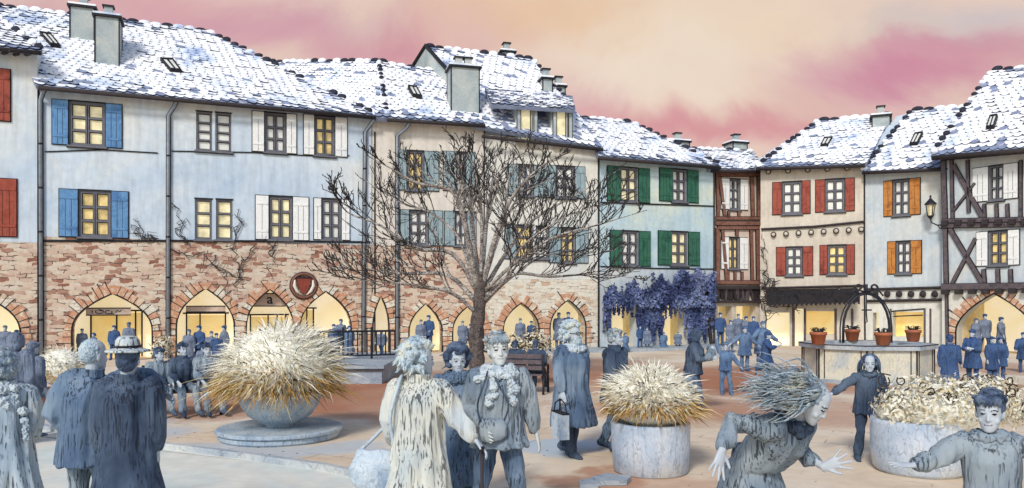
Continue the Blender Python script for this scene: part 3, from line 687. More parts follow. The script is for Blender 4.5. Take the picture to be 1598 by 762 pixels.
# ---- orange shutters
g = mk('orange_shutter_house', 'narrow pale blue house with orange brown shutters beside the wall lantern', 1351, Y6, 1471, Y7)
g.win(1380,1436,281,336, 14,17,'shut_orange', 0); g.win(1386,1438,377,427, 13,17,'shut_orange', 0)
g.arch(1362,1372,488, shape='rect', back=.7, wallmat='plaster_grey'); g.arch(1393,1441,487, 526, shape='rect', lit='shop_gold', back=.7)
g.build('plaster_grey', 'plaster_pale', 452, 262, 260, 6, lowname='ground_storey')
g.roof([((1344,268,-.4),(1482,262,-.4),(1530,166,3.4),(1423,173,3.4))], [((1423,172,3.4),(1530,165,3.4)),((1345,266,-.4),(1423,172,3.4))], back=((1423,173,3.4),(1530,166,3.4),6), dark=.45)
mb = MB(); q = [g.p(1346,264,-.2), g.p(1340,258,.2), g.p(1398,182,3.3), g.p(1421,176,3.3), g.p(1350,264,-.1)]
mb.add(q, [(0,1,2,3)]); mb.add([q[0]+V(0,.5,-.6), q[1]+V(0,.5,-1), q[2]+V(0,.4,-1), q[3]+V(0,.4,-1)], [(3,2,1,0)]); mb.build('gable_parapet', M['plaster_blue'], g.root)
g.skylight([(1428,212),(1441,210),(1432,228),(1420,229)]); g.gutter((1346,270,-.45),(1482,264,-.45))
g.line([(1353,452),(1470,449)], .07, 'jetty_beam', 'ink_brown', -.06); g.line([(1353,470),(1470,468)], .07, 'jetty_beam', 'ink_brown', -.06)
for k in range(6):
    mb = MB(); q = g.p(1366+k*18.5, 459, -.1); mb.ell((q.x, -.1, q.z), .14, .1, .14, None, 10, 6); mb.build('joist_end', M['ink_brown'], g.root, True)
g.line([(1390,486),(1444,482)], .03, 'shop_rail'); g.line([(1394,494),(1440,492)], .03, 'shop_rail')
for x in (1390, 1443, 1452): g.line([(x, 482),(x, 548)], .04, 'shop_post', 'timber_grey')
# ---- big half timbered house
h = mk('half_timbered_house', 'big half timbered house with grey beams and white shutters at the right edge', 1470, Y7-.4, 1640, Y8-.6)
h.win(1519,1589,259,312, 25,23,'shut_white', 0); h.win(1525,1591,361,414, 18,18,'shut_white', 1)
h.arch(1492,1616,458, stones=1, back=2.6, spring=.35, p=1.9)
h.build('plaster_grey', 'plaster_pale', 452, 240, 224, 7, lowname='ground_storey')
mb = MB()
for q in (((1471,345),(1640,342),6),((1471,353),(1640,350),6),((1471,448),(1640,446),9),((1471,247),(1640,232),7)): h.beam(mb, q[0], q[1], q[2], -.12)
for q in (((1473,250),(1476,343),7),((1486,250),(1488,343),4),((1511,250),(1513,332),4),((1594,250),(1594,340),4),((1489,258),(1535,340),6),((1523,286),(1487,332),3),
          ((1537,318),(1538,340),4),((1556,318),(1557,340),4),((1573,318),(1574,340),4),
          ((1476,356),(1478,445),6),((1484,358),(1536,445),6),((1524,372),(1486,445),5),((1536,420),(1538,444),5),((1558,420),(1559,444),5),((1578,420),(1579,444),5),((1478,445),(1480,548),3)): h.beam(mb, q[0], q[1], q[2], -.08)
mb.build('timber_frame', [M['timber_grey'], M['ink']], h.root)
for yy in (348, 456):
    for k in range(7): mb = MB(); q = h.p(1474+k*21, yy-k*.4, -.2); mb.box(q.x-.12, q.x+.12, -.26, -.02, q.z-.1, q.z+.1); mb.build('joist_end', M['ink_brown'], h.root)
h.roof([((1452,243,-.7),(1660,226,-.7),(1690,102,4.2),(1548,110,4.2))], [((1548,109,4.2),(1690,101,4.2)),((1455,240,-.7),(1548,110,4.2))], back=((1548,110,4.2),(1690,102,4.2),7), dark=.5, bare=.06)
h.gutter((1455,247,-.75),(1660,230,-.75), r=.1)
h.skylight([(1546,185),(1558,183),(1552,202),(1540,204)])
# ------------------------------------------------------------------ ground
def struct(o): o['kind'] = 'structure'; return o
def ground_mat():
    m, t = newmat('square_paving'); co = t.coord(); 
    wr = t.n('VectorMath', operation='MULTIPLY_ADD'); t.L(t.noise(co, .55, 4, .6, out='Color'), wr.inputs[0]); wr.inputs[1].default_value = (3, 3, 0); t.L(co, wr.inputs[2])
    s_ = t.n('SeparateXYZ'); t.L(wr.outputs[0], s_.inputs[0])
    base = t.ramp(t.noise(co, .45, 4, .6, .5), [(.32, lin(212,188,160)), (.5, lin(228,208,182)), (.68, lin(232,220,200))])
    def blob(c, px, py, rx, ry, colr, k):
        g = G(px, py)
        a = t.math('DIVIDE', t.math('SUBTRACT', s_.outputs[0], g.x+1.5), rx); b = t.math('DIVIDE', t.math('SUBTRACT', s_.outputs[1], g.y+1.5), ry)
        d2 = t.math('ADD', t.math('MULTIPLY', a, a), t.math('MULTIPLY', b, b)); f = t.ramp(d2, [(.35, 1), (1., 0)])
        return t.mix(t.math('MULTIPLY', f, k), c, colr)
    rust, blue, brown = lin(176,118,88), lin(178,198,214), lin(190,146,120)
    for q in ((540,625,2.4,3,rust,.95),(585,605,2.,2.4,rust,.9),(690,640,2.2,2.4,brown,.8),(1000,600,4,3,brown,.7),(1110,600,3,3,rust,.7),(1330,640,2.4,2,brown,.55),(1230,650,1.6,1.4,brown,.5),(700,590,5,3,rust,.6),(420,600,3,2.5,rust,.7),(1060,640,2.4,2.2,rust,.55),(300,640,2,2,brown,.8),(340,625,1.6,2,rust,.6),(880,580,2.2,3,rust,.8),(930,570,3,3,brown,.8),(1150,590,3,3,rust,.75),(1220,580,3.5,3,rust,.7),(1120,640,1.6,2,brown,.7),
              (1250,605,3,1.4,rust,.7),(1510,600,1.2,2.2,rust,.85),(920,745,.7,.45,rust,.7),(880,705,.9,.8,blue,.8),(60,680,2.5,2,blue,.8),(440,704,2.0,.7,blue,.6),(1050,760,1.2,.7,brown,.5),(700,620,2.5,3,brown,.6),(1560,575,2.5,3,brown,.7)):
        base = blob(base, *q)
    col = t.mix(.45, base, t.ramp(t.noise(co, 5, 4), [(.3, .74), (.7, 1.)]), 'MULTIPLY')
    # worn joints of the paving, only here and there, and dark grit
    b = t.n('TexBrick'); t.L(t.mapv(co, (1,1,1), (0,0,.5)), b.inputs[0]); b.inputs['Scale'].default_value = 1.; b.inputs['Mortar Size'].default_value = .012
    b.inputs['Brick Width'].default_value = .7; b.inputs['Row Height'].default_value = .42
    msk = t.ramp(t.noise(co, 1.1, 3), [(.54, 0), (.62, 1)])
    col = t.mix(t.math('MULTIPLY', t.math('MULTIPLY', b.outputs['Fac'], msk), .45), col, lin(96,76,68))
    vo = t.n('TexVoronoi'); t.L(co, vo.inputs['Vector']); vo.inputs['Scale'].default_value = 4.2
    gr = t.ramp(vo.outputs['Distance'], [(.07, 1), (.1, 0)]); gm = t.ramp(t.noise(co, .6, 2), [(.52, 0), (.56, 1)])
    col = t.mix(t.math('MULTIPLY', gr, gm), col, (.02, .018, .02, 1))
    t.bsdf(col, .9, t.noise(co, 14, 4), .25, .02, spec=.2); return m
mb = MB(); mb.add([(-200,-60,0),(200,-60,0),(200,260,0),(-200,260,0)], [(0,1,2,3)])
struct(mb.build('ground', ground_mat()))
M['path'] = wash('icy_path', lin(226,226,212), lin(234,230,216), lin(204,222,218), .3, .6)
edge = [(-60,668),(68,671),(232,697),(380,716),(505,734),(585,752),(640,780),(640,860),(560,1100)]
mb = MB(); ep = [G(*p)+V(0,0,.005) for p in edge]; mb.add(ep+[V(-9, 2, .005), V(-9, ep[0].y, .005)], [tuple(range(len(ep)+2))[::-1]])
struct(mb.build('path', M['path']))
mb = MB()
for i in range(6):
    p, q = ep[i], ep[i+1]; mb.bar(p+V(0,0,.035), q+V(0,0,.035), .09, .09, 0, V(0,0,1)); n = (q-p).normalized(); o = V(-n.y, n.x, 0)*.06
    mb.bar(p+o+V(0,0,.02), q+o+V(0,0,.02), .025, .07, 1, V(0,0,1))
struct(mb.build('kerb', [M['slab'], M['ink_brown']]))
mb = MB()
def strip(hs, d0, d1, z, mat):
    for h_ in hs: mb.add([h_.world(V(-.2,-d0,z)), h_.world(V(h_.L+.2,-d0,z)), h_.world(V(h_.L+.2,d1,z)), h_.world(V(-.2,d1,z)), h_.world(V(-.2,-d0,0)), h_.world(V(h_.L+.2,-d0,0))], [(0,1,2,3),(0,4,5,1)], mat)
strip([c, d], 2.1, -.02, .1, 0); struct(mb.build('pavement', M['slab']))
# brown lines of stone set in the square around the well
mb = MB()
for pts in (((1150,606),(1200,600),(1256,592)),((1158,611),(1210,603),(1256,597)),((1330,596),(1400,600),(1440,596)),((1398,622),(1440,608),(1476,592)),((1386,616),(1430,604),(1470,588)),((1440,598),(1475,594))):
    q = [G(*p)+V(0,0,.006) for p in pts]
    for i in range(len(q)-1): mb.bar(q[i], q[i+1], .09, .012, 0, V(0,0,1))
struct(mb.build('paving_band', M['ink_brown']))
mb = MB()
for pts in (((922,752),(948,746),(985,751),(978,758),(930,759)),((903,757),(926,754),(934,764),(905,765))):
    q = [G(*p) for p in pts]; n = len(q); mb.add([p+V(0,0,.004) for p in q]+[p+V(0,0,.06) for p in q], [tuple(range(n, 2*n))[::-1]]+[(i, (i+1) % n, n+(i+1) % n, n+i) for i in range(n)])
tag(mb.build('stone_slab', M['slab']), 'loose flat stone slabs lying in front of the round straw planter', 'stone slab')
mb = MB(); q = G(1484, 738); mb.box(q.x-.16, q.x+.16, q.y-.0, q.y+.4, .0, .16); mb.box(q.x-.175, q.x+.175, q.y-.015, q.y+.415, .161, .19, 1)
tag(mb.build('stone_block', [M['slab'], M['slab']]), 'low square stone block beside the moss filled planter, below the boy', 'stone block')

# ------------------------------------------------------------------ raised terrace with its railing
T0, T1 = P(400, 600, 19.5), P(604, 600, 20.3); TZ = .47
mb = MB(); mb.box(T0.x, T1.x, 19.5, 24.4, 0, TZ-.1); mb.box(T0.x-.06, T1.x+.06, 19.44, 24.4, TZ-.099, TZ, 0); mb.box(T0.x-.062, T1.x+.062, 19.425, 19.438, TZ-.12, TZ-.085, 1)
tag(mb.build('terrace', [M['slab'], M['ink_brown']]), 'low grey stone terrace behind the big stone bowl planter', 'terrace')
r0, r1 = P(490, 540, 21.1), P(616, 540, 22.0)
rt = thing('railing', 'black iron railing along the raised terrace', 'railing', (r0.x, r0.y, TZ))
ang = math.atan2(r1.y-r0.y, r1.x-r0.x); rt.rotation_euler.z = ang; rl = (r1-r0).length; n = 17
mb = MB(); mb.tube([(0,0,.78),(rl,0,.78)], .03); mb.build('top_rail', M['iron'], rt); mb = MB(); mb.tube([(0,0,.1),(rl,0,.1)], .025); mb.build('bottom_rail', M['iron'], rt)
for i in range(n+1):
    mb = MB(); x = rl*i/n; mb.tube([(x,0,0 if i % 6 == 0 else .1),(x,0,.78 if i % 6 else .9)], .02 if i % 6 else .035, 6); mb.build('baluster', M['iron'], rt)

# ------------------------------------------------------------------ bare tree
TY = 20.2; rnd = random.Random(11)
tr = thing('bare_tree', 'big leafless tree with pale spreading branches in front of the cream house', 'tree', (P(746,600,TY).x, TY, 0)); tro = V(P(746,600,TY).x, TY, 0)
trunk = MB(); crown = MB()
tp = lambda px, py, dy=0: P(px, py, TY+dy)-tro
def smooth(pts, k=4):
    out = []
    for i in range(len(pts)-1):
        p0 = pts[max(0, i-1)]; p1 = pts[i]; p2 = pts[i+1]; p3 = pts[min(len(pts)-1, i+2)]
        for j in range(k):
            s_ = j/k; out.append(.5*((2*p1)+(p2-p0)*s_+(2*p0-5*p1+4*p2-p3)*s_*s_+(3*p1-p0-3*p2+p3)*s_**3))
    return out+[pts[-1]]
tb = smooth([tp(745,604)-V(0,0,.1), tp(744,560), tp(743,520), tp(748,480), tp(749,448), tp(750,425)])
tb[0].z = -.05
trunk.tube(tb, [.215-.05*min(1, i/len(tb)*1.6)+.015*math.sin(i*2) for i in range(len(tb))], 14, 1)
LIMBS = [ # (photo points with depth offsets), thickness at the fork
 ([(748,460,0),(735,400,-.3),(722,335,-.8),(702,296,-1.2),(652,286,-1.5),(612,264,-1.8),(574,244,-2)], .13),
 ([(742,470,0),(700,430,.4),(645,427,.9),(592,424,1.4),(528,404,1.8)], .11),
 ([(744,455,0),(706,396,-.5),(648,388,-1),(594,352,-1.4),(543,332,-1.6),(520,302,-1.8)], .1),
 ([(748,450,0),(739,372,.3),(729,310,.7),(706,274,1),(688,232,1.3)], .11),
 ([(750,445,0),(752,360,-.2),(748,300,-.4),(735,250,-.5),(722,220,-.6)], .08),
 ([(751,445,0),(758,360,.4),(766,300,.8),(776,240,1.1),(784,222,1.2)], .1),
 ([(752,450,0),(776,362,-.4),(802,304,-.9),(842,262,-1.3),(884,238,-1.6)], .12),
 ([(754,455,0),(792,392,.4),(834,342,1),(900,304,1.6),(968,264,2.1)], .1),
 ([(755,455,0),(802,412,-.5),(862,372,-1.1),(930,352,-1.6),(1010,328,-2)], .09),
 ([(753,465,0),(800,428,.2),(858,432,.5),(930,428,.9),(1006,436,1.2)], .1),
 ([(742,488,0),(706,458,-.5),(652,446,-1),(596,440,-1.5),(540,436,-2)], .09),
 ([(754,470,0),(786,440,-.7),(812,388,-1.5),(872,344,-2.2),(940,318,-2.7)], .07),
 ([(744,460,0),(716,372,.8),(668,330,1.6),(628,318,2.2),(560,276,2.8)], .08),
 ([(752,452,0),(790,340,1),(826,290,1.8),(858,276,2.4)], .07),
 ([(754,475,0),(794,436,1.),(852,398,1.9),(912,400,2.5),(974,386,3)], .07)]
def branch(pts, r0, level):
    """recursive side shoots along a limb"""
    n = len(pts); L = sum((pts[i+1]-pts[i]).length for i in range(n-1))
    rad = [max(.009, r0*(1-i/(n-1))**.85) for i in range(n)]
    (trunk if level == 0 else crown).tube(pts, rad, 8 if level == 0 else 5, 0 if level == 0 else (0 if r0 > .019 else 1))
    if level >= 3: return
    k = (13 if level == 0 else 6 if level == 1 else 2)
    for j in range(k):
        f = (.22 if level == 0 else .2)+(j+rnd.random())/k*.78; i = min(n-2, int(f*(n-1))); p = pts[i].lerp(pts[i+1], f*(n-1)-i); d = (pts[i+1]-pts[i]).normalized()
        side = V(rnd.uniform(-1,1), rnd.uniform(-1,1), rnd.uniform(-.35,1)); side = (side-d*side.dot(d)).normalized()
        nd = (d*rnd.uniform(.7,1.1)+side*rnd.uniform(.4,.8)+V(0,0,.12)).normalized()
        ln = L*(rnd.uniform(.2,.42) if level == 0 else rnd.uniform(.3,.55))*(1.15-f*.4)
        e_ = p+nd*ln; ov = (e_.x/4.5)**2+(max(0, e_.z-2.6)/3.75)**2
        if ov > 1: ln *= .55 if ov < 1.35 else .25
        q = [p]; 
        for s_ in range(5 if level < 2 else 3):
            nd = (nd+V(rnd.uniform(-.32,.32), rnd.uniform(-.32,.32), rnd.uniform(-.14,.26))).normalized(); q.append(q[-1]+nd*ln/(5 if level < 2 else 3))
        branch(smooth(q, 2), max(.016, rad[i]*.55) if level == 0 else max(.011, r0*.6), level+1)
for pts, r in LIMBS: branch(smooth([tp(*p) for p in pts]), r*.68, 0)
trunk.build('trunk', [M['bark'], M['bark_dark']], tr, True); crown.build('crown', [M['bark'], M['twig']], tr, True)
print('tree faces', len(trunk.f)+len(crown.f))

# ------------------------------------------------------------------ planters with frosted grass
STRAW = lambda: [M['straw_white'], M['straw'], M['straw_gold'], M['straw_dark']]
def tuft(name, parent, c, rx, rz, n, seed, blade=1., down=.35):
    rnd = random.Random(seed); mb = MB(); c = V(*c)
    for R, m_ in ((.8, 0),): mb.ell(c+V(0,0,rz*.1), rx*R, rx*R, rz*R, None, 14, 8, m_)
    for k in range(n):
        z = rnd.uniform(-down, 1); a = rnd.uniform(0, 2*PI); r = math.sqrt(max(0, 1-z*z)); d = V(r*math.cos(a)*rx, r*math.sin(a)*rx, z*rz)
        p0 = c+d*rnd.uniform(.5, .8); ln = (rnd.uniform(.86, 1.08)+.22*(rnd.random() < .06))*(1+.2*noise.noise(V(math.cos(a)*1.6, math.sin(a)*1.6, z*1.8+seed))); tip = c+d*ln+V(rnd.gauss(0,.1)*rx, rnd.gauss(0,.1)*rx, -.2*rz*(1-z)*rnd.random())
        mid = p0.lerp(tip, .55)+V(rnd.gauss(0,.04)*rx, rnd.gauss(0,.04)*rx, .07*rz)
        w = rnd.uniform(.005, .011)*blade; s_ = d.cross(V(rnd.random()-.5, rnd.random()-.5, rnd.random())).normalized()*w
        x = rnd.random(); zz = z+rnd.gauss(0, .2)
        m_ = 3 if x < .1 else (0 if zz > .12 else (1 if zz > -.12 else 2) if x < .8 else 1)
        mb.add([p0-s_, p0+s_, mid+s_*.8, mid-s_*.8, tip], [(0,1,2,3),(3,2,4)], m_)
    return mb.build(name, STRAW(), parent)
q = G(437, 688); U = thing('bowl_planter', 'large grey stone bowl planter overflowing with pale dry grass, on a round base', 'planter', (P(437,0,11.9).x, 11.9, 0))
mb = MB(); mb.lathe([(.88,0),(.91,.03),(.91,.09),(.885,.1),(.88,.105)], (0,0,0), 40); mb.lathe([(.93,.1),(.95,.115),(.95,.15),(.92,.165)], (0,0,0), 40); mb.build('base', M['urn'], U, False)
mb = MB(); mb.lathe([(.16,.166),(.22,.17),(.2,.2),(.32,.24),(.47,.34),(.57,.48),(.625,.62),(.655,.69),(.66,.72),(.6,.725),(.55,.66)], (0,0,0), 40); mb.build('bowl', M['urn'], U, True)
tuft('grass', U, (0,0,.95), 1.02, .82, 6500, 3)
Q = thing('round_planter', 'round pale stone planter with a burst of white and gold dry grass', 'planter', (P(1015,0,9.5).x, 9.5, 0))
mb = MB(); mb.lathe([(.43,0),(.455,.02),(.475,.3),(.485,.58),(.48,.61),(.42,.615),(.4,.55)], (0,0,0), 36); mb.build('pot', M['planter'], Q, True)
tuft('grass', Q, (0,0,.86), .64, .47, 4200, 5)
def leafball(mb, c, rx, ry, rz, n, size, mats, rnd):
    c = V(*c)
    for k in range(n):
        z = rnd.uniform(-.6, 1); a = rnd.uniform(0, 2*PI); r = math.sqrt(max(0, 1-z*z)); nn = V(r*math.cos(a), r*math.sin(a), z)
        f = rnd.uniform(.72, 1.1)*(1+.25*noise.noise(nn*2.2+c)); p = c+V(nn.x*rx, nn.y*ry, nn.z*rz)*f
        u = nn.orthogonal().normalized(); u = Matrix.Rotation(rnd.uniform(0, 2*PI), 3, nn) @ u; w = nn.cross(u); s_ = size*rnd.uniform(.6, 1.3)
        n2 = (nn+V(rnd.gauss(0,.4), rnd.gauss(0,.4), rnd.gauss(0,.4)))*s_*.5
        mb.add([p-u*s_, p-w*s_*.45+n2*.4, p+u*s_+n2, p+w*s_*.45+n2*.4], [(0,1,2,3)], rnd.choice(mats))
rnd = random.Random(21)
K = thing('mossy_planter', 'broad stone planter spilling frosted curly moss, between the running girl and the boy', 'planter', (P(1434,0,9.5).x, 9.5, 0))
mb = MB(); mb.lathe([(.47,0),(.52,.05),(.55,.25),(.555,.6),(.55,.65),(.5,.655),(.47,.6)], (0,0,0), 36); mb.build('pot', M['planter'], K, True)
mb = MB(); mb.ell((.2,0,.7), .7, .55, .26, None, 14, 8, 0)
for q in ((-.24,-.1,.76,.32,.24),(.05,-.3,.82,.42,.3),(.5,-.05,.84,.5,.34),(.95,.1,.86,.42,.3),(.25,.3,.86,.5,.3),(1.1,.2,.72,.3,.3)): leafball(mb, q[:3], q[3], q[3], q[4], 900, .034, (0,0,0,0,1,1), rnd)
for k in range(34):       # curling tendrils
    a_ = rnd.uniform(0, 2*PI); p = V(.35+rnd.uniform(-.75,.85), rnd.uniform(-.45,.3), .98+rnd.uniform(-.2,.15)); r = rnd.uniform(.04,.1)
    mb.tube([p+V(r*math.cos(a_+t_*.9)*(1-t_*.06), rnd.uniform(-.01,.01), r*math.sin(a_+t_*.9)*(1-t_*.06)) for t_ in range(8)], .009, 5, 3)
mb.build('moss', [M['leaf_cream'], M['leaf_ochre'], M['straw_gold'], M['straw_dark']], K)
K2 = thing('small_planter', 'small terracotta planter with a pale grass tuft by the left drainpipe', 'planter', (P(92,0,14.2).x, 14.2, 0))
mb = MB(); mb.lathe([(.24,0),(.29,.05),(.33,.42),(.35,.43),(.35,.5),(.28,.5)], (0,0,0), 20); mb.build('pot', M['ring_brown'], K2, True); tuft('grass', K2, (.05,0,.82), .5, .42, 1800, 9)
def bush(label, px, py, Y, rx, rz, n, seed):
    o = V(P(px, py, Y).x, Y, 0); rnd = random.Random(seed); mb = MB()
    for k in range(7): leafball(mb, (rnd.uniform(-.6,.6)*rx, rnd.uniform(-.4,.4)*rx, rz*rnd.uniform(.6,1.35)), rx*.55, rx*.5, rz*.5, n//7, .055, (0,0,1,1,2), rnd)
    b_ = thing('bush', label, 'bush', o); mb.build('foliage', [M['leaf_cream'], M['leaf_ochre'], M['straw_dark']], b_)
    mb = MB()
    for k in range(7): mb.tube([(0,0,0),(rnd.uniform(-.3,.3)*rx,0,rz*.5),(rnd.uniform(-.7,.7)*rx,rnd.uniform(-.3,.3)*rx,rz*1.3)], [.03,.02,.01], 5)
    mb.build('stems', M['twig'], b_)
bush('pale frosted bush beside the tree trunk, behind the young man', 822, 590, 19.4, .62, .8, 1300, 4)
bush('small pale bush against the arcade between the couple and the bench', 248, 575, 25.4, .5, .55, 700, 6)

# ------------------------------------------------------------------ well
WX, WY = P(1352,0,20.6).x, 20.6
W = thing('stone_well', 'octagonal stone well with an iron arch carrying a scroll', 'well', (WX, WY, 0))
def octa(r, z, k=1.): return [V(r*1.08*math.cos(PI/8+i*PI/4), r*k*math.sin(PI/8+i*PI/4), z) for i in range(8)]
def prism(mb, ro, ri, z0, z1, mat=0):
    a, b2, c2, d2 = octa(ro, z0), octa(ro, z1), octa(ri, z1), octa(ri, z0)
    vs = a+b2+c2+d2; fs = []
    for i in range(8):
        j = (i+1) % 8; fs += [(i, j, 8+j, 8+i), (8+i, 8+j, 16+j, 16+i), (16+i, 16+j, 24+j, 24+i), (24+i, 24+j, j, i)]
    mb.add(vs, fs, mat)
mb = MB(); prism(mb, 1.5, 1.1, .08, .86); 
for p in octa(1.505, 0): mb.bar((p.x,p.y,.08), (p.x,p.y,.86), .035, .035, 1)
for i in range(8):
    p, q = octa(1.508,0)[i], octa(1.508,0)[(i+1) % 8]
    for f_ in (.12,.88): s_ = p.lerp(q, f_); mb.bar((s_.x,s_.y,.1),(s_.x,s_.y,.84), .02, .02, 1)
mb.build('wall', [M['wellstone'], M['ink_brown']], W); mb = MB(); prism(mb, 1.66, 1.0, 0, .08); prism(mb, 1.6, 1.05, .861, .98); mb.build('coping', M['slab'], W)
mb = MB(); prism(mb, 1.61, 1.57, .965, .985); mb.build('coping_edge', M['ink_brown'], W)
mb = MB(); ar = [(-.62,0,.98),(-.62,0,1.35)]+[(-.62*math.cos(t_*PI/12), 0, 1.35+.95*math.sin(t_*PI/12)) for t_ in range(1,12)]+[(.62,0,1.35),(.62,0,.98)]
mb.tube(ar, .035, 8); mb.tube([(x*1.12, .02, z+.04 if z > 1 else z) for x, y, z in ar], .02, 6)
mb.build('iron_arch', M['iron'], W, True)
mb = MB()
for sg in (-1, 1): mb.tube([(sg*(.19+(.16-.012*t_)*math.cos(-1.9+t_*.55)), 0, 2.45+(.16-.012*t_)*math.sin(-1.9+t_*.55)) for t_ in range(13)], .028, 6)
mb.tube([(0,0,2.28),(0,0,2.55)], .04, 6); mb.tube([(-.45,0,2.24),(-.3,0,2.42),(-.1,0,2.36),(.1,0,2.36),(.3,0,2.42),(.45,0,2.24)], .025, 6); mb.build('scroll', M['iron'], W, True)
mb = MB(); mb.tube([(.0,0,2.28),(.0,0,1.75),(.02,0,1.55),(-.03,0,1.5),(-.05,0,1.56)], .018, 6); mb.tube([(-.12,0,1.86),(.14,0,1.86)], .022, 6); mb.build('hook', M['iron'], W, True)
def pot(px, top, Y, label):
    pr = thing('flower_pot', label, 'flower pot', (P(px,0,Y).x, Y, .985), 0, 'terracotta pots on the rim of the well')
    mb = MB(); mb.lathe([(.13,0),(.15,.01),(.19,.24),(.21,.245),(.215,.32),(.18,.325),(.17,.27)], (0,0,0), 18); mb.build('pot', M['terracotta'], pr, True)
    rr_ = random.Random(px); mb = MB(); mb.ell((0,0,.29), .17, .17, .06, None, 10, 6)
    for k in range(26):
        a_ = rr_.uniform(0, 2*PI); l_ = rr_.uniform(.08,.2); mb.tube([(.08*math.cos(a_),.08*math.sin(a_),.29),(.13*math.cos(a_),.13*math.sin(a_),.3+l_*.7),(.2*math.cos(a_+.5),.2*math.sin(a_+.5),.3+l_*.6)], [.012,.012,.006], 5)
    mb.build('dead_plant', M['pot_plant'], pr)
pot(1277, 0, 19.75, 'leftmost terracotta pot on the rim of the well'); pot(1330, 0, 21.6, 'terracotta pot seen inside the iron arch at the back of the well rim')
pot(1378, 0, 19.4, 'terracotta pot beside the right foot of the iron arch'); pot(1425, 0, 21.2, 'rightmost terracotta pot on the rim of the well')

# ------------------------------------------------------------------ benches
def bench(label, X, Y, rz, wdt=1.5):
    b_ = thing('park_bench', label, 'bench', (X, Y, 0), rz); mb = MB()
    for k in range(4): mb.box(-wdt/2, wdt/2, -.24+k*.13, -.13+k*.13, .42, .455)
    mb.build('seat', M['timber_grey'], b_); mb = MB()
    for k in range(3): mb.box(-wdt/2, wdt/2, .27+k*.02, .3+k*.02, .55+k*.13, .65+k*.13)
    mb.build('backrest', M['timber_grey'], b_)
    for sg in (-1, 1):
        mb = MB(); x = sg*(wdt/2+.03)
        mb.tube([(x,-.24,0),(x,-.22,.42),(x,.24,.42),(x,.34,.9)], .028, 6); mb.tube([(x,.24,.42),(x,.3,0)], .028, 6); mb.tube([(x,-.22,.42),(x,-.24,.64),(x,.26,.66)], .025, 6)
        mb.tube([(x, (.11-.008*t_)*math.cos(t_*.7), .2+(.11-.008*t_)*math.sin(t_*.7)) for t_ in range(13)], .016, 5); mb.build('iron_end', M['iron'], b_, True)
    return b_
BX, BYY = P(284,0,14.2).x, 14.2
bench('iron and wood bench with three people sitting on it, near the left drainpipe', BX, BYY, .35, 1.3)
bench('small bench by the tree seen from behind with two people sitting on it', P(820,0,17.6).x, 17.6, PI-.25, .9)

# ------------------------------------------------------------------ wisteria on the green shuttered house
rnd = random.Random(33)
wi = thing('wisteria', 'thick blue violet wisteria hanging over the doorways of the green shuttered house', 'creeper', d.A, d.rz); mb = MB()
def low(px):
    if 953 < px < 992: return 482+10*math.sin(px*.9)
    if 1036 < px < 1068: return 484+9*math.sin(px*.8)
    return (514 if px < 1000 else 526 if px < 1036 else 532 if px < 1104 else 508)+14*math.sin(px*.55)-(14*abs(math.sin(px*.21)))
top = lambda px: 462-12*math.sin((px-940)/30) if px < 975 else 452-(px-975)*.22+7*math.sin(px*.17) if px < 1060 else 428+6*math.sin(px*.2)
cnt = 0
while cnt < 10500:
    px = rnd.uniform(942, 1117); py = rnd.uniform(418, 542)
    if py < top(px)+16*noise.noise(V(px*.11, 5, py*.05))+rnd.gauss(0,4) or py > low(px)+10*noise.noise(V(px*.2, 9, 0))+rnd.gauss(0,3): continue
    if noise.noise(V(px*.06, py*.06, 2)) < -.4: continue
    q = d.p(px, py, -rnd.uniform(.05, .55)*(1 if py < 480 else .6)); s_ = rnd.uniform(.06, .12); 
    u = V(rnd.gauss(0,1), rnd.gauss(0,.6), rnd.gauss(0,1)-.6).normalized(); w_ = u.cross(V(rnd.gauss(0,.4), -1, rnd.gauss(0,.4))).normalized()
    nv = noise.noise(q*1.3); m_ = 2 if nv < -.18+rnd.gauss(0,.1) else 0 if nv < .2+rnd.gauss(0,.12) else 1
    mb.add([q-u*s_, q-w_*s_*.5, q+u*s_, q+w_*s_*.5], [(0,1,2,3)], m_); cnt += 1
mb.build('foliage', [M['wist_a'], M['wist_b'], M['wist_c']], wi)
mb = MB(); L_ = lambda x, y, dd=-.15: d.p(x, y, dd)
for pts in (((1110,536),(1106,500),(1110,470),(1100,445),(1070,440),(1020,455),(960,470)),((1110,470),(1090,450),(1060,470)),((950,520),(948,490),(956,470),(980,462)),((1104,500),(1094,480),(1080,460))): mb.tube([L_(*p) for p in pts], [.09,.075,.06,.05,.04,.03,.02][:len(pts)], 7)
mb.build('stem', M['ink_brown'], wi)

# ------------------------------------------------------------------ bare creepers on the walls
def creeper(label, H_, lines, seed, r=.022, sprigs=6, dd=-.05):
    rnd = random.Random(seed); t_ = thing('bare_creeper', label, 'creeper', H_.A, H_.rz); mb = MB()
    for pts in lines:
        q = []; P3 = [H_.p(x, y, dd) for x, y in pts]
        for i in range(len(P3)-1):
            for k in range(4): q.append(P3[i].lerp(P3[i+1], k/4)+V(rnd.gauss(0,.07), rnd.uniform(-.03,0), rnd.gauss(0,.06)))
        q.append(P3[-1]); mb.tube(q, [r*(1-.6*i/len(q)) for i in range(len(q))], 5)
        for k in range(sprigs):
            p = rnd.choice(q); e1 = p+V(rnd.gauss(0,.16), -.02, rnd.gauss(.03,.14)); mb.tube([p, e1, e1+V(rnd.gauss(0,.12), -.01, rnd.gauss(0,.12))], [r*.6, r*.5, r*.3], 4)
    mb.build('stems', M['ink_brown'], t_)
creeper('leafless creeper straggling from the stone band up beside the lower blue shuttered window', a, [((243,376),(222,372),(214,358),(205,350)),((243,376),(232,366),(220,372)),((233,376),(222,364),(216,346))], 1)
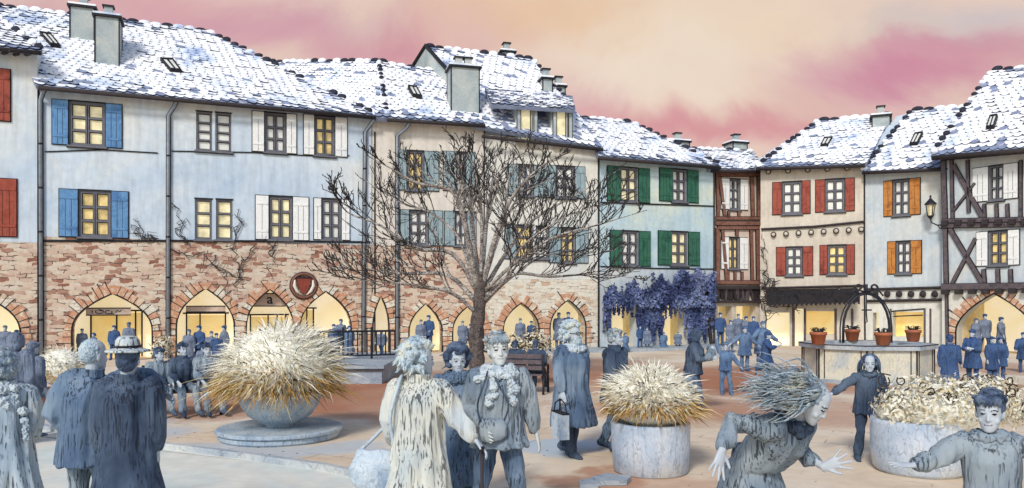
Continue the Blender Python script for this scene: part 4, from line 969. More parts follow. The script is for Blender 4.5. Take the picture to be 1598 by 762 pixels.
creeper('leafless creeper climbing beside the second drainpipe', a, [((284,376),(276,358),(280,340),(274,322)),((290,376),(282,362),(287,345))], 2)
creeper('leafless creeper climbing right of the narrow paired windows', a, [((366,450),(372,420),(364,392),(366,372),(382,350),(370,338)),((366,376),(372,356),(380,352))], 3)
creeper('long leafless creeper crossing the stone above the second and third arches', a, [((262,388),(290,400),(318,392),(330,412),(348,424),(356,450),(362,480)),((392,386),(384,404),(372,410),(380,430),(364,446)),((330,398),(342,420),(362,430)),((430,384),(420,396),(432,408),(416,418))], 4)
creeper('tangle of leafless vines on the corner left of the dark awning', f, [((1192,545),(1198,500),(1190,470),(1204,445),(1196,425)),((1190,470),(1214,462),(1230,470),(1248,490)),((1188,440),(1200,460),(1188,480),(1206,490)),((1204,430),(1192,450),(1212,455),(1200,476)),((1190,425),(1208,440),(1194,462),(1214,480))], 5, .03, 16, -.12)
creeper('thin leafless vine on the timbered house edge, beside the red shutters', f, [((1190,400),(1194,380),(1189,365)),((1190,430),(1196,415),(1190,400))], 6, .02, 4)

# ------------------------------------------------------------------ signs, emblem, lantern
def on(H_, px, py, dd): l = H_.p(px, py, dd); return H_.world(l)
def shop_sign(label, H_, x0, x1, y0, y1, dd, text=None, scrib=None):
    u0, u1, z0, z1 = H_.rect(x0, x1, y0, y1, dd); t_ = thing('shop_sign', label, 'sign', H_.world(V((u0+u1)/2, dd, z0)), H_.rz)
    mb = MB(); w_ = (u1-u0)/2; hh = z1-z0; mb.box(-w_, w_, 0, .05, 0, hh); 
    for q in ((-w_, w_, -.02, .018), (-w_, w_, hh-.018, hh+.02)): mb.box(q[0], q[1], -.012, .049, q[2], q[3], 1)
    mb.build('board', [M['plaster_rose'], M['ink']], t_)
    if text:
        cu = bpy.data.curves.new('t', 'FONT'); cu.body = text; cu.size = hh*1.1; cu.align_x = 'CENTER'; cu.extrude = .006; cu.offset = .006
        o = bpy.data.objects.new('t', cu); COL.objects.link(o); dg = bpy.context.evaluated_depsgraph_get(); me = bpy.data.meshes.new_from_object(o.evaluated_get(dg)); bpy.data.objects.remove(o)
        for v in me.vertices: v.co = V(v.co.x, -.014-v.co.z, v.co.y+hh*.2)
        me.materials.clear(); me.materials.append(M['ink']); link('lettering', me, t_)
    if scrib:
        mb = MB()
        for s_ in scrib: mb.tube([(-w_+2*w_*x, -.012, hh*y) for x, y in s_], .014, 5)
        mb.build('lettering', M['ink'], t_)
arcp = lambda cx, cy, r, a0, a1, k=1.: [(cx+r*.34*math.cos(a0+(a1-a0)*i/9)*k, cy+r*math.sin(a0+(a1-a0)*i/9)) for i in range(10)]
shop_sign('long shop sign with scrawled letters inside the widest left arch', a, 134, 204, 481, 492, .45, None,
   [[(.14,.25),(.14,.7)], arcp(.3,.5,.27,2.4,8.2)+[(.36,.6)], arcp(.5,.42,.24,1.2,7), [(.56,.2),(.62,.2)], [(.66,.35),(.7,.7),(.74,.45),(.79,.72)], [(.88,.45),(.89,.5)]])
shop_sign('pale shop sign with a small letter a inside the third arch', a, 396, 446, 458, 478, .42, 'a')
shop_sign('blank cream shop sign inside the second arch', a, 290, 352, 478, 487, .45)
er = .46; ec = on(a, 474, 446, -.03)
em = thing('wall_emblem', 'round brown wall emblem with a red horned head above the fourth arch', 'emblem', ec, a.rz)
mb = MB(); ringp = [(er*math.cos(i*PI/14), -.05, er*math.sin(i*PI/14)) for i in range(29)]; mb.tube(ringp, .055, 8); mb.tube([(x*1.14,-.02,zz*1.14) for x,_,zz in ringp], .02, 5, 1); mb.build('ring', [M['ring_brown'], M['ink']], em, True)
mb = MB(); tri = [(-.27,.3),(.27,.3),(.2,-.02),(.07,-.3),(-.07,-.3),(-.2,-.02)]; n = 6
mb.add([(x,-.13,zz) for x,zz in tri]+[(x*1.06,-.0,zz*1.06) for x,zz in tri], [tuple(range(5,-1,-1))]+[(i,(i+1) % n,n+(i+1) % n,n+i) for i in range(n)]); mb.tube([(-.3,-.12,.3),(.3,-.12,.3)], .03, 6, 1); mb.build('head', [M['ring_red'], M['ink']], em)
for sg in (-1, 1): mb = MB(); mb.tube([(sg*.34,-.1,.22),(sg*.36,-.1,0),(sg*.27,-.1,-.2),(sg*.1,-.1,-.36)], [.03,.065,.06,.02], 8); mb.build('horn', M['horn'], em, True)
lc = on(g, 1452, 338, -.55); ln_ = thing('wall_lantern', 'black iron wall lantern between the orange shutters and the timbered house', 'lantern', lc, g.rz)
mb = MB(); 
for k in range(4):
    a0 = PI/4+k*PI/2; mb.tube([(.12*math.cos(a0),.12*math.sin(a0),.02),(.2*math.cos(a0),.2*math.sin(a0),.5)], .022, 5); a1 = a0+PI/2
    mb.tube([(.2*math.cos(a0),.2*math.sin(a0),.5),(.2*math.cos(a1),.2*math.sin(a1),.5)], .022, 5); mb.tube([(.12*math.cos(a0),.12*math.sin(a0),.02),(.12*math.cos(a1),.12*math.sin(a1),.02)], .022, 5)
mb.lathe([(.25,.5),(.23,.54),(.1,.68),(.05,.74),(.03,.8),(.05,.84),(.01,.9)], (0,0,0), 8); mb.lathe([(.04,-.1),(.12,.0),(.12,.02)], (0,0,0), 8); mb.build('frame', M['iron'], ln_)
mb = MB(); mb.loft([(V(0,0,.025), .09, .09, V(1,0,0), V(0,1,0)), (V(0,0,.495), .16, .16, V(1,0,0), V(0,1,0))], 4); mb.build('glass', M['pane_cream'], ln_)
mb = MB(); mb.tube([(0,0,-.08),(.02,.06,-.25),(.2,.2,-.36),(.42,.5,-.36)], .028, 6); mb.tube([(.2,.2,-.36),(.3,.3,-.5),(.42,.5,-.55)], .02, 6); mb.build('bracket', M['iron'], ln_, True)
# ------------------------------------------------------------------ people
RX = lambda a: Matrix.Rotation(a, 3, 'X')
RY = lambda a: Matrix.Rotation(a, 3, 'Y')
RZ = lambda a: Matrix.Rotation(a, 3, 'Z')
EX, EY, EZ = V(1,0,0), V(0,1,0), V(0,0,1)
def hand(mb, w, f, palm, s, curl=.35, spread=.12, fine=True):
    """wrist w, direction f, palm normal: palm, four unequal fingers with two bends and a side thumb"""
    f = f.normalized(); palm = (palm-f*palm.dot(f)).normalized(); t = palm.cross(f)   # t: towards the thumb
    if hand.flip: t = -t
    L = .09*s
    mb.loft([(w-f*.02*s, .026*s, .02*s, t, palm), (w+f*.02*s, .034*s, .019*s, t, palm), (w+f*.06*s, .041*s, .018*s, t, palm), (w+f*L, .04*s, .014*s, t, palm)], 10)
    for o, ln, r in ((.031,.074,.0095),(.0105,.084,.01),(-.0105,.078,.0095),(-.031,.06,.0085)):
        d = (f+t*(o/.03)*spread).normalized(); p0 = w+f*(L-.012*s)+t*o*s
        d2 = (d+palm*curl).normalized(); d3 = (d+palm*curl*2.2).normalized()
        p1 = p0+d*(ln*.5*s+.012*s); p2 = p1+d2*ln*.32*s; p3 = p2+d3*ln*.26*s
        mb.caps([p0, p1, p2, p3], [r*1.1*s, r*s, r*.92*s, r*.75*s], 8)
    d = (f*.75+t*.75+palm*.15).normalized(); p0 = w+f*.022*s+t*.026*s; p1 = p0+d*.045*s; p2 = p1+(d+f*.35+palm*.15).normalized()*.035*s
    mb.caps([p0, p1, p2], [.014*s, .0115*s, .009*s], 8)
hand.flip = False

class Fig: pass
def skeleton(H, pose, rz=0):
    for q_ in [x for x in pose if x[0] == 'w']: pose[q_[1:]] = tuple(RZ(-rz) @ V(*x) for x in pose[q_]) if hasattr(pose[q_][0], '__len__') else RZ(-rz) @ V(*pose[q_])
    s = H/1.75; k = Fig(); k.s = s; g = pose.get
    pel = V(0,0,.93)
    k.R = RZ(g('twist',0)) @ RX(g('lean',0)) @ RY(g('side',0))
    up = lambda p: pel+k.R @ (V(*p)-pel)
    D = {'armP':((.2,.02,-1),(.06,-.2,-1)), 'armN':((-.2,.02,-1),(-.06,-.2,-1)), 'legP':((.05,0,-1),(.0,.03,-1)), 'legN':((-.05,0,-1),(0,.03,-1))}
    for q in D: D[q] = [V(*x).normalized() for x in g(q, D[q])]
    k.pel = pel; k.neck0 = up((0,.01,1.46)); k.neck = up((0,0,1.52)); k.up = up
    k.sh = {'P':up((.175,.0,1.415)),'N':up((-.175,.0,1.415))}; k.el = {}; k.wr = {}; k.fd = {}; k.hip = {}; k.kn = {}; k.an = {}
    for q in 'PN':
        k.el[q] = k.sh[q]+D['arm'+q][0]*.29; k.wr[q] = k.el[q]+D['arm'+q][1]*.255; k.fd[q] = V(*g('hand'+q, D['arm'+q][1])).normalized()
        k.hip[q] = pel+V(.088 if q == 'P' else -.088, 0, -.02); k.kn[q] = k.hip[q]+D['leg'+q][0]*.42; k.an[q] = k.kn[q]+D['leg'+q][1]*.42
    k.ft = {q: V(*g('foot'+q, (.12 if q == 'P' else -.12,-1,-.12))).normalized() for q in 'PN'}
    k.Rh = RZ(g('yaw',0)) @ RX(g('pitch',0)) @ RY(g('tilt',0)); hs = g('head',1.); k.hs = hs
    k.ho = k.neck+k.R @ V(0,-.012,.0)
    k.h = lambda x, y, z: k.ho+k.Rh @ (V(x,y,z)*hs)
    lo = min(min(k.an[q].z-.085, (k.an[q]+k.ft[q]*.19).z-.035) for q in 'PN')
    if g('seat'): lo = pel.z-.09-g('seat')/s
    k.lift = V(0,0,-lo)
    return k
def place(mb, k):
    mb.v = [tuple((V(*p)+k.lift)*k.s) for p in mb.v]; return mb

def person(label, loc, rz, H=1.72, pose={}, coat=None, legs=None, hair=None, hat=None, hood=None, scarf=None, skin='skin', q=1, shoes='cloth_dark', glasses=False, group=None, skirt=None, face=True):
    """q: 2 foreground, 1 middle, 0 distant"""
    pose = dict(pose); k = skeleton(H, pose, rz); vox = {2:.0062, 1:.011, 0:.02}[q]; seed = sum(ord(ch) for ch in label) % 97
    g = pose.get; b = MB(); slim = .8
    # ---- body, one skin: legs, trunk, neck, head with face, arms, hands
    for c in 'PN':
        sg = 1 if c == 'P' else -1
        b.caps([k.hip[c], k.hip[c].lerp(k.kn[c],.5), k.kn[c], k.kn[c].lerp(k.an[c],.35), k.an[c]], [.082,.07,.052,.05,.036], 12)
        p = k.an[c]; f = k.ft[c]; b.caps([p+V(0,0,-.03)-f*.045, p+V(0,0,-.04)+f*.07, p+V(0,0,-.052)+f*.15], [.04,.038,.027], 10)
        b.caps([k.sh[c]*.97+k.R @ V(0,0,-.005)*1, k.sh[c].lerp(k.el[c],.5), k.el[c], k.el[c].lerp(k.wr[c],.3), k.wr[c]], [.05,.044,.037,.037,.025], 12)
        hand.flip = (c == 'P'); pn = V(*g('palm'+c, (-sg*.9,.25,0)))
        if q > 0: hand(b, k.wr[c], k.fd[c], pn, 1.06, g('curl'+c,.35), g('spread'+c,.12))
        else:
            pm = pn.normalized(); b.caps([k.wr[c], k.wr[c]+k.fd[c]*.09, k.wr[c]+k.fd[c]*.16], [.026,.03,.02], 8)
    ax, ay = k.R @ EX, k.R @ EY
    T = lambda z, y=0: k.up((0,y,z))
    b.loft([(k.pel+V(0,0,-.09), .1,.08,EX,EY),(k.pel+V(0,0,-.02), .15,.105,EX,EY),(k.pel+V(0,0,.06), .145,.1,ax,ay),(T(1.1), .125,.09,ax,ay),(T(1.28,-.005), .15,.105,ax,ay),(T(1.4), .155,.085,ax,ay),(T(1.44), .11,.07,ax,ay),(T(1.47,.005), .06,.058,ax,ay)], 18)
    b.caps([T(1.44,.01), k.neck0, k.h(0,.012,.06)], [.06,.054,.052], 12)
    hx, hy = k.Rh @ EX, k.Rh @ EY
    hr = [(.0,.022,.026,-.062),(.012,.036,.04,-.052),(.035,.05,.06,-.034),(.06,.058,.074,-.02),(.09,.064,.085,-.008),(.115,.068,.09,-.002),(.15,.072,.094,.004),(.185,.069,.09,.008),(.21,.055,.074,.01),(.228,.034,.046,.01),(.234,.014,.02,.01)]
    b.loft([(k.h(0,y,z), rx*k.hs, ry*k.hs, hx, hy) for z, rx, ry, y in hr], 18)
    if q > 0:
        b.caps([k.h(0,-.088,.122), k.h(0,-.1,.09), k.h(0,-.1025,.08)], [.008*k.hs,.0095*k.hs,.0105*k.hs], 8)
        for sg in (-1, 1):
            b.ell(k.h(sg*.071,.008,.1), .012*k.hs, .022*k.hs, .033*k.hs, k.Rh, 8, 6); b.ell(k.h(sg*.012,-.094,.079), .008,.009,.007, k.Rh, 6, 4)
            b.caps([k.h(sg*.012,-.09,.137), k.h(sg*.045,-.078,.137)], [.009,.008], 6)
            b.ell(k.h(sg*.03,-.083,.118), .014*k.hs, .01*k.hs, .009*k.hs, k.Rh, 8, 6)
            b.ell(k.h(sg*.04,-.06,.072), .02*k.hs,.022*k.hs,.02*k.hs, k.Rh, 8, 6)
        b.caps([k.h(-.02,-.082,.05), k.h(0,-.088,.05), k.h(.02,-.082,.05)], [.007,.009,.007], 6)
        b.ell(k.h(0,-.078,.015), .02*k.hs,.015*k.hs,.016*k.hs, k.Rh, 8, 6)
    place(b, k)
    me = finish(b, vox, 1 if q else 2, mats=[M[skin], M['feature'], M['lip']])
    if q > 0 and face:
        inv = k.Rh.transposed()
        for pl in me.polygons:
            l = inv @ ((V(*pl.center)/k.s-k.lift)-k.ho)/k.hs
            if l.y < -.05 and abs(l.x) < .06 and 0 < l.z < .2:
                x = abs(l.x)
                if ((x-.03)/.0135)**2+((l.z-.117)/.0062)**2 < 1: pl.material_index = 1
                elif .014 < x < .05 and abs(l.z-.141+.006*((x-.03)/.02)**2) < .0032: pl.material_index = 1
                elif x < .023 and abs(l.z-.049-.12*x*.2) < .0034: pl.material_index = 2
    ob = link('person', me, None, loc, rz); tag(ob, label, 'person', group)
    def cl(name, mb, mat, fold=.012, vx=None, fs=(8,8,1.8), extra=None, sm=2):
        place(mb, k)
        if extra: place(extra, k)
        mm = finish(mb, vx or (vox*1.15 if q else .024), sm, fold*k.s if q else 0, tuple(f_/k.s for f_ in fs), seed+len(name), extra, [M[m_] for m_ in (mat if isinstance(mat, tuple) else (mat,))])
        return link(name, mm, ob)
    # ---- legs
    if legs:
        m = MB()
        for c in 'PN':
            m.caps([k.hip[c]+V(0,0,.02), k.hip[c].lerp(k.kn[c],.5), k.kn[c], k.kn[c].lerp(k.an[c],.5), k.an[c]+(k.kn[c]-k.an[c]).normalized()*.02], [.104,.092,.076,.074,.068], 14)
        m.loft([(k.pel+V(0,0,-.1), .12,.1,EX,EY),(k.pel, .175,.128,EX,EY),(k.pel+V(0,0,.1), .165,.12,ax,ay)], 18); cl('trousers', m, legs, .018, fs=(9,9,4))
    if shoes:
        m = MB()
        for c in 'PN':
            p = k.an[c]; f = k.ft[c]; m.caps([p+V(0,0,-.028)-f*.05, p+V(0,0,-.038)+f*.08, p+V(0,0,-.05)+f*.185], [.056,.05,.038], 12); m.caps([p+V(0,0,-.03), p+V(0,0,.03)], [.054,.05], 10)
        cl('shoes', m, shoes, .0)
    if skirt:
        m = MB(); hem, fl = skirt[1], skirt[2]; dn = ((k.an['P']+k.an['N'])/2-k.pel).normalized()
        m.loft([(k.pel+V(0,0,.12), .15,.115,ax,ay),(k.pel, .185,.14,EX,EY),(k.pel+dn*hem*.4, .2+fl*.35,.16+fl*.35,EX,EY),(k.pel+dn*hem*.8, .21+fl*.8,.18+fl*.8,EX,EY),(k.pel+dn*hem, .21+fl,.18+fl,EX,EY)], 24); cl('skirt', m, skirt[0], .032, fs=(9,9,.8))
    # ---- coat
    if coat:
        mat, hem, bulk, fl = coat[:4]; m = MB(); dn = ((k.kn['P']+k.kn['N'])/2-k.pel); dn = dn.normalized() if g('coatdown') is None else V(*g('coatdown')).normalized()
        hy_ = .0 
        rings = [(k.pel+dn*hem, .185+bulk+fl, .145+bulk+fl, EX, EY),(k.pel+dn*hem*.96, .187+bulk+fl, .147+bulk+fl, EX, EY),(k.pel+dn*hem*.5, .183+bulk+fl*.5, .143+bulk+fl*.5, EX, EY),(k.pel, .178+bulk, .137+bulk, EX, EY),
                 (T(1.1), .165+bulk, .125+bulk, ax, ay),(T(1.28,-.005), .178+bulk, .135+bulk, ax, ay),(T(1.38), .185+bulk*.8, .118+bulk*.7, ax, ay),(T(1.435,.004), .158+bulk*.5, .096+bulk*.4, ax, ay),(T(1.475,.008), .1, .082, ax, ay),(T(1.505,.008), .078, .076, ax, ay)]
        m.loft(rings, 26); sr = coat[4] if len(coat) > 4 else 1.
        for c in 'PN':
            e = k.wr[c].lerp(k.el[c], .2)
            m.caps([k.sh[c]*1+k.R @ V(0,0,-.012), k.sh[c].lerp(k.el[c],.5), k.el[c], k.el[c].lerp(k.wr[c],.5), e], [.078+bulk*.5,(.073+bulk*.5)*sr,(.064+bulk*.4)*sr,(.057+bulk*.35)*sr,(.044+bulk*.2)*sr], 14)
        cl('coat', m, mat, .027, fs=(7,7,1.3))
        if not scarf and not hood:
            m = MB(); m.loft([(T(1.46,.01), .105,.095,ax,ay),(T(1.5,.012), .098,.09,ax,ay),(T(1.535,.012), .102,.096,ax,ay),(T(1.53,.012), .08,.078,ax,ay)], 20); cl('collar', m, mat, .006, fs=(20,20,4))
    if scarf:
        m = MB(); rr_ = random.Random(seed); n_ = 22 if scarf[0] == 'fur' else 14
        for i in range(n_):
            a_ = 2*PI*i/n_
            for j in range(2 if scarf[0] == 'fur' else 1):
                c = T(1.475-.035*j-.02*(-math.sin(a_))*0, .0)+ax*math.cos(a_)*(.105+.045*j)+ay*math.sin(a_)*(.095+.03*j)+V(rr_.gauss(0,.008),rr_.gauss(0,.008),rr_.gauss(0,.008))
                m.ell(c, *(rr_.uniform(.036,.052) for _ in range(3)))
        if len(scarf) > 2:      # fur trim or snow lying down the shoulders / lapels
            for path in scarf[2]:
                for i in range(9):
                    p = V(*path[0]).lerp(V(*path[1]), i/8); p = k.up(p)+V(rr_.gauss(0,.016),rr_.gauss(0,.008),rr_.gauss(0,.014)); m.ell(p, *(rr_.uniform(.022,.042) for _ in range(3)))
        cl('collar', m, scarf[1], .02 if scarf[0] == 'fur' else .012, vx=.0075 if q == 2 else None, fs=(48,48,40) if scarf[0] == 'fur' else (20,20,20), sm=4)
    # ---- hair, hats
    if hair:
        st, mat = hair[0], hair[1]; m = MB(); ex = MB(); rr_ = random.Random(seed+3); hs = k.hs
        if st != 'bald': m.ell(k.h(0,.022,.15), .083*hs,.098*hs,.096*hs, k.Rh, 18, 12)
        else: m.ell(k.h(0,.02,.14), .0765*hs,.094*hs,.1*hs, k.Rh, 18, 12)
        if st in ('short','tousled'):
            m.ell(k.h(0,.05,.1), .074*hs,.07*hs,.075*hs, k.Rh, 14, 8)
            for i in range(46):
                a_ = rr_.uniform(0, 2*PI); z = rr_.uniform(.15,1); r = math.sqrt(1-z*z); p = V(r*math.cos(a_)*.083, .018+r*math.sin(a_)*.096, .15+z*.096)
                e = p+V(p.x*.25+rr_.gauss(0,.012), rr_.gauss(0,.014)+(p.y)*.15, rr_.uniform(.0,.024)); ex.tube([k.h(*p*1.), k.h(*(p.lerp(e,.5)+V(0,0,.005))), k.h(*e)], [.013*hs,.011*hs,.003], 5)
            for i in range(16):       # fringe
                x = -.06+.12*i/15; ex.tube([k.h(x*.8,-.05,.222), k.h(x,-.088+.3*x*x*10*.1,.2), k.h(x*1.15+rr_.gauss(0,.006),-.098+abs(x)*.35,.165+rr_.uniform(-.012,.012))], [.016*hs,.014*hs,.004], 5)
        if st in ('curly','bushy'):
            n_ = 130; ro = hair[2] if len(hair) > 2 else 1.2
            for i in range(n_):
                a_ = rr_.uniform(0, 2*PI); z = rr_.uniform(-.75,1); r = math.sqrt(max(0,1-z*z)); d_ = V(r*math.cos(a_), r*math.sin(a_), z)
                if d_.y < -.15 and z < .5: continue
                p = V(d_.x*.085*ro, .03+d_.y*.1*ro, .14+d_.z*.1*ro); s_ = rr_.uniform(.02,.034)*hs*(1.3 if st == 'curly' else 1); m.ell(k.h(*p), s_, s_, s_, k.Rh, 8, 6)
                if st == 'bushy' or i % 2: e = p+V(d_.x,d_.y,d_.z-.25)*rr_.uniform(.03,.055); ex.tube([k.h(*p), k.h(*p.lerp(e,.6)), k.h(*(e+V(rr_.gauss(0,.012),rr_.gauss(0,.012),-.01)))], [.014*hs,.011*hs,.003], 5)
        if st in ('long','wild'):
            dr = V(*(hair[2] if len(hair) > 2 else (0,.1,-1))).normalized(); ln = hair[3] if len(hair) > 3 else .3
            for i in range(hair[4] if len(hair) > 4 else 80):
                a_ = rr_.uniform(-.15*PI, 1.15*PI); z = rr_.uniform(-.5,.95); r = math.sqrt(max(0,1-z*z)); p = V(r*math.cos(a_)*.082, .02+r*math.sin(a_)*.096, .15+z*.092)
                p0 = k.h(*p); pts = [p0]; d_ = (k.Rh @ V(p.x*6, (p.y-.02)*6, .15)).normalized(); d_ = (d_*.45+dr*.7).normalized() if st == 'wild' else d_; L_ = ln*rr_.uniform(.35,1.15); ph = rr_.uniform(0,6); wa = V(rr_.gauss(0,1),rr_.gauss(0,1),rr_.gauss(0,1))*(.24 if st == 'wild' else .03); dv = V(rr_.gauss(0,1),rr_.gauss(0,1),rr_.gauss(0,1))*(.19 if st == 'wild' else .05)
                for j in range(6):
                    d_ = (d_*.5+(dr+dv)*.6+wa*math.sin(ph+j*1.05)).normalized(); pts.append(pts[-1]+d_*L_/6)
                wd = .36 if st == 'wild' else 1; ex.tube(pts, [w_*hs*wd for w_ in (.018,.019,.017,.014,.011,.007,.002)], 6, 1 if isinstance(mat, tuple) and rr_.random() < .35 else 0)
        if len(hair) > 5 and hair[5] == 'beard' or st == 'bushy' and len(hair) > 3 and hair[3] == 'beard':
            for i in range(60):
                a_ = rr_.uniform(-1.25,1.25); z = rr_.uniform(-.05,.06); p = V(math.sin(a_)*.066, -.02-math.cos(a_)*.072, .03+z*.7); s_ = rr_.uniform(.016,.028)
                if z > .02 and abs(a_) < .4: continue
                m.ell(k.h(*p), s_, s_, s_, k.Rh, 8, 6); e = p+V(p.x*.3,-.012,-.05); ex.tube([k.h(*p), k.h(*e)], [.014,.003], 5)
        cl('hair', m, mat, .006, vx=vox if q else .02, fs=(40,40,40), extra=ex, sm=1)
    if hat:
        m = MB(); hs = k.hs
        if hat[0] == 'brim':
            hz = k.Rh @ EZ
            m.loft([(k.h(0,.01,.172)+(hz*0), .15*hs,.17*hs,hx,hy),(k.h(0,.01,.186), .155*hs,.175*hs,hx,hy),(k.h(0,.012,.197), .1*hs,.12*hs,hx,hy)], 30)
            m.loft([(k.h(0,.012,.17), .088*hs,.108*hs,hx,hy),(k.h(0,.012,.2), .09*hs,.11*hs,hx,hy),(k.h(0,.014,.26), .08*hs,.098*hs,hx,hy),(k.h(0,.016,.285), .06*hs,.076*hs,hx,hy),(k.h(0,.016,.29), .03*hs,.04*hs,hx,hy)], 24)
            o = cl('hat', m, hat[1], .003, sm=1); mm = MB(); mm.loft([(k.h(0,.012,.2), .0925*hs,.1125*hs,hx,hy),(k.h(0,.0125,.222), .09*hs,.11*hs,hx,hy)], 30); place(mm, k); mm.build('hat_band', M['ink'], o, True)
        else:
            m.ell(k.h(0,.015,.17), .09*hs,.108*hs,.09*hs, k.Rh, 16, 10); m.ell(k.h(0,-.03,.185), .085*hs,.1*hs,.045*hs, k.Rh, 16, 8); cl('hat', m, hat[1], .004, fs=(30,30,30))
    if hood:
        m = MB(); m.ell(k.h(0,.035,.13), .105*k.hs,.12*k.hs,.13*k.hs, k.Rh, 16, 10); m.ell(k.h(0,.05,.03), .12*k.hs,.11*k.hs,.09*k.hs, k.Rh, 14, 8)
        m.caps([k.h(-.085,-.045,.03), k.h(-.09,-.06,.12), k.h(-.06,-.065,.2), k.h(0,-.068,.235), k.h(.06,-.065,.2), k.h(.09,-.06,.12), k.h(.085,-.045,.03)], [.024]*7, 8); cl('hood', m, hood, .008, fs=(14,14,8))
    if glasses:
        m = MB()
        for sg in (-1, 1):
            m.tube([k.h(sg*.032+.021*math.cos(i*PI/6), -.108, .118+.018*math.sin(i*PI/6)) for i in range(13)], .004, 5); m.tube([k.h(sg*.053,-.106,.122), k.h(sg*.074,-.03,.122), k.h(sg*.076,.01,.118)], .004, 5)
        m.tube([k.h(-.011,-.109,.121), k.h(.011,-.109,.121)], .004, 5); place(m, k); m.build('glasses', M['iron'], ob)
    ob_k[ob.name] = k
    return ob
ob_k = {}
def at(px, Y): return V((px-CX)/F*Y, Y, 0)
def hpos(o, c): k = ob_k[o.name]; p = (k.wr[c]+k.fd[c]*.08+k.lift)*k.s; return o.location+RZ(o.rotation_euler.z) @ p

# ---- foreground
person('woman with big curly hair and pale fur collar, seen from behind at the left edge', at(2,6.6), PI+.35, 1.62, {'armP':((.25,-.1,-1),(-.1,-.5,-.8)),'armN':((-.25,-.1,-1),(.15,-.5,-.8)),'head':1.05}, coat=('cloth_light',.78,.07,.12), hair=('curly','hair_blue',1.3), scarf=('fur','fur',[((-.12,.13,1.42),(-.25,.14,1.0)),((.1,.13,1.42),(-.1,.18,1.3))]), q=2, legs='cloth_grey')
man1 = person('bald man in puffy jacket from behind, his arm round the man in the hat', at(141,6.5), PI-.15, 1.73, {'armN':((-.85,-.1,.05),(-.9,.3,-.35)),'armP':((.42,.15,-1),(-.3,-.55,-.9)),'side':-.04,'head':1.12,'yaw':-.3,'curlN':.8}, coat=('cloth_blue',.2,.085,.02,1.15), legs='cloth_grey', hair=('bald','hair_pale'), q=2)
person('man in a brimmed hat and long dark coat seen from behind beside the bald man', at(199,6.15), PI+.1, 1.72, {'armP':((.12,.0,-1),(.0,-.2,-1)),'armN':((-.14,.0,-1),(.0,-.2,-1)),'head':1.1,'yaw':.15}, coat=('cloth_dark',.38,.04,.05), legs='cloth_dark', hair=('short','hair_dark'), hat=('brim','cloth_light'), q=2)
lady = person('tousled woman in a long cream coat seen from behind, reaching out her right hand', at(652,6.35), PI-.3, 1.69, {'warmN':((.55,-.12,-.85),(.66,-.2,-.72)),'armP':((.3,.15,-1),(.0,-.35,-.95)),'head':1.18,'yaw':-.75,'legP':((.03,-.1,-1),(0,.1,-1)),'lean':.06,'curlN':.7,'coatdown':(.02,0,-1)}, coat=('cloth_cream',.62,.055,.12), legs='cloth_grey', hair=('bushy','hair_pale',1.25), q=2)
person('woman with dark curls facing us between the cream coat and the young man', at(714,7.6), .1, 1.6, {'yaw':.15,'pitch':.1,'head':1.12,'legP':((.04,-.15,-1),(0,.2,-1))}, coat=('cloth_blue',.6,.04,.08), legs='cloth_dark', hair=('curly','hair_dark',1.18), scarf=('fur','cloth_blue'), q=2)
lad = person('young man in a fur collared jacket walking towards us with a shoulder bag', at(778,6.85), .12, 1.77, {'yaw':.1,'head':1.16,'armP':((.4,.12,-1),(.25,.05,-1)),'armN':((-.3,.1,-1),(.35,-.75,-.5)),'legP':((.16,-.12,-1),(.1,.18,-1)),'legN':((-.16,-.05,-1),(-.12,.25,-1)),'tilt':-.05}, coat=('cloth_grey',.12,.045,.03,1.1), legs='cloth_blue', hair=('tousled','hair_blue'), scarf=('fur','fur',[((-.06,-.15,1.42),(-.1,-.19,1.2)),((.07,-.15,1.42),(.1,-.19,1.22)),((-.14,-.08,1.42),(-.2,-.06,1.36))]), skin='skin_pale', q=2)
beard = person('bearded man with bushy white hair and glasses in a long coat carrying a bag', at(893,10.45), .75, 1.76, {'yaw':.15,'head':1.15,'armN':((-.28,-.1,-1),(-.12,-.3,-1)),'armP':((.15,.15,-1),(0,-.1,-1)),'legN':((-.03,-.3,-1),(0,.12,-1)),'legP':((.03,.22,-1),(0,.42,-1)),'curlN':1.,'twist':-.1}, coat=('cloth_blue',.5,.07,.08), legs='cloth_dark', hair=('bushy','hair_pale',1.22,'beard'), scarf=('fur','fur',[((-.15,.1,1.42),(-.2,.12,1.3)),((.12,.1,1.42),(.15,.12,1.3))]), glasses=True, q=2, shoes='cloth_dark')
person('lean man in a dark open blazer striding behind the bearded man', at(960,10.75), .9, 1.71, {'yaw':.3,'pitch':-.05,'armP':((.15,.28,-1),(.05,.1,-1)),'armN':((-.15,-.2,-1),(.0,-.45,-1)),'legN':((-.03,-.3,-1),(0,.15,-1)),'legP':((.03,.25,-1),(0,.4,-1))}, coat=('cloth_dark',.22,.03,.03), legs='cloth_blue', hair=('tousled','hair_blue'), q=2)
mum = person('hooded woman in a long dark dress carrying a baby in her arms', at(1081,14.6), 1.15, 1.53, {'lean':.12,'pitch':.2,'armN':((-.15,-.3,-.95),(.35,-.9,.12)),'armP':((.15,-.35,-.95),(-.3,-.92,.2)),'legP':((.03,-.1,-1),(0,.1,-1)),'legN':((-.03,.12,-1),(0,.3,-1)),'head':1.08}, coat=('cloth_dark',.12,.05,.02), skirt=('cloth_blue',.78,.12), hood='cloth_dark', q=1, hair=('short','hair_dark'))
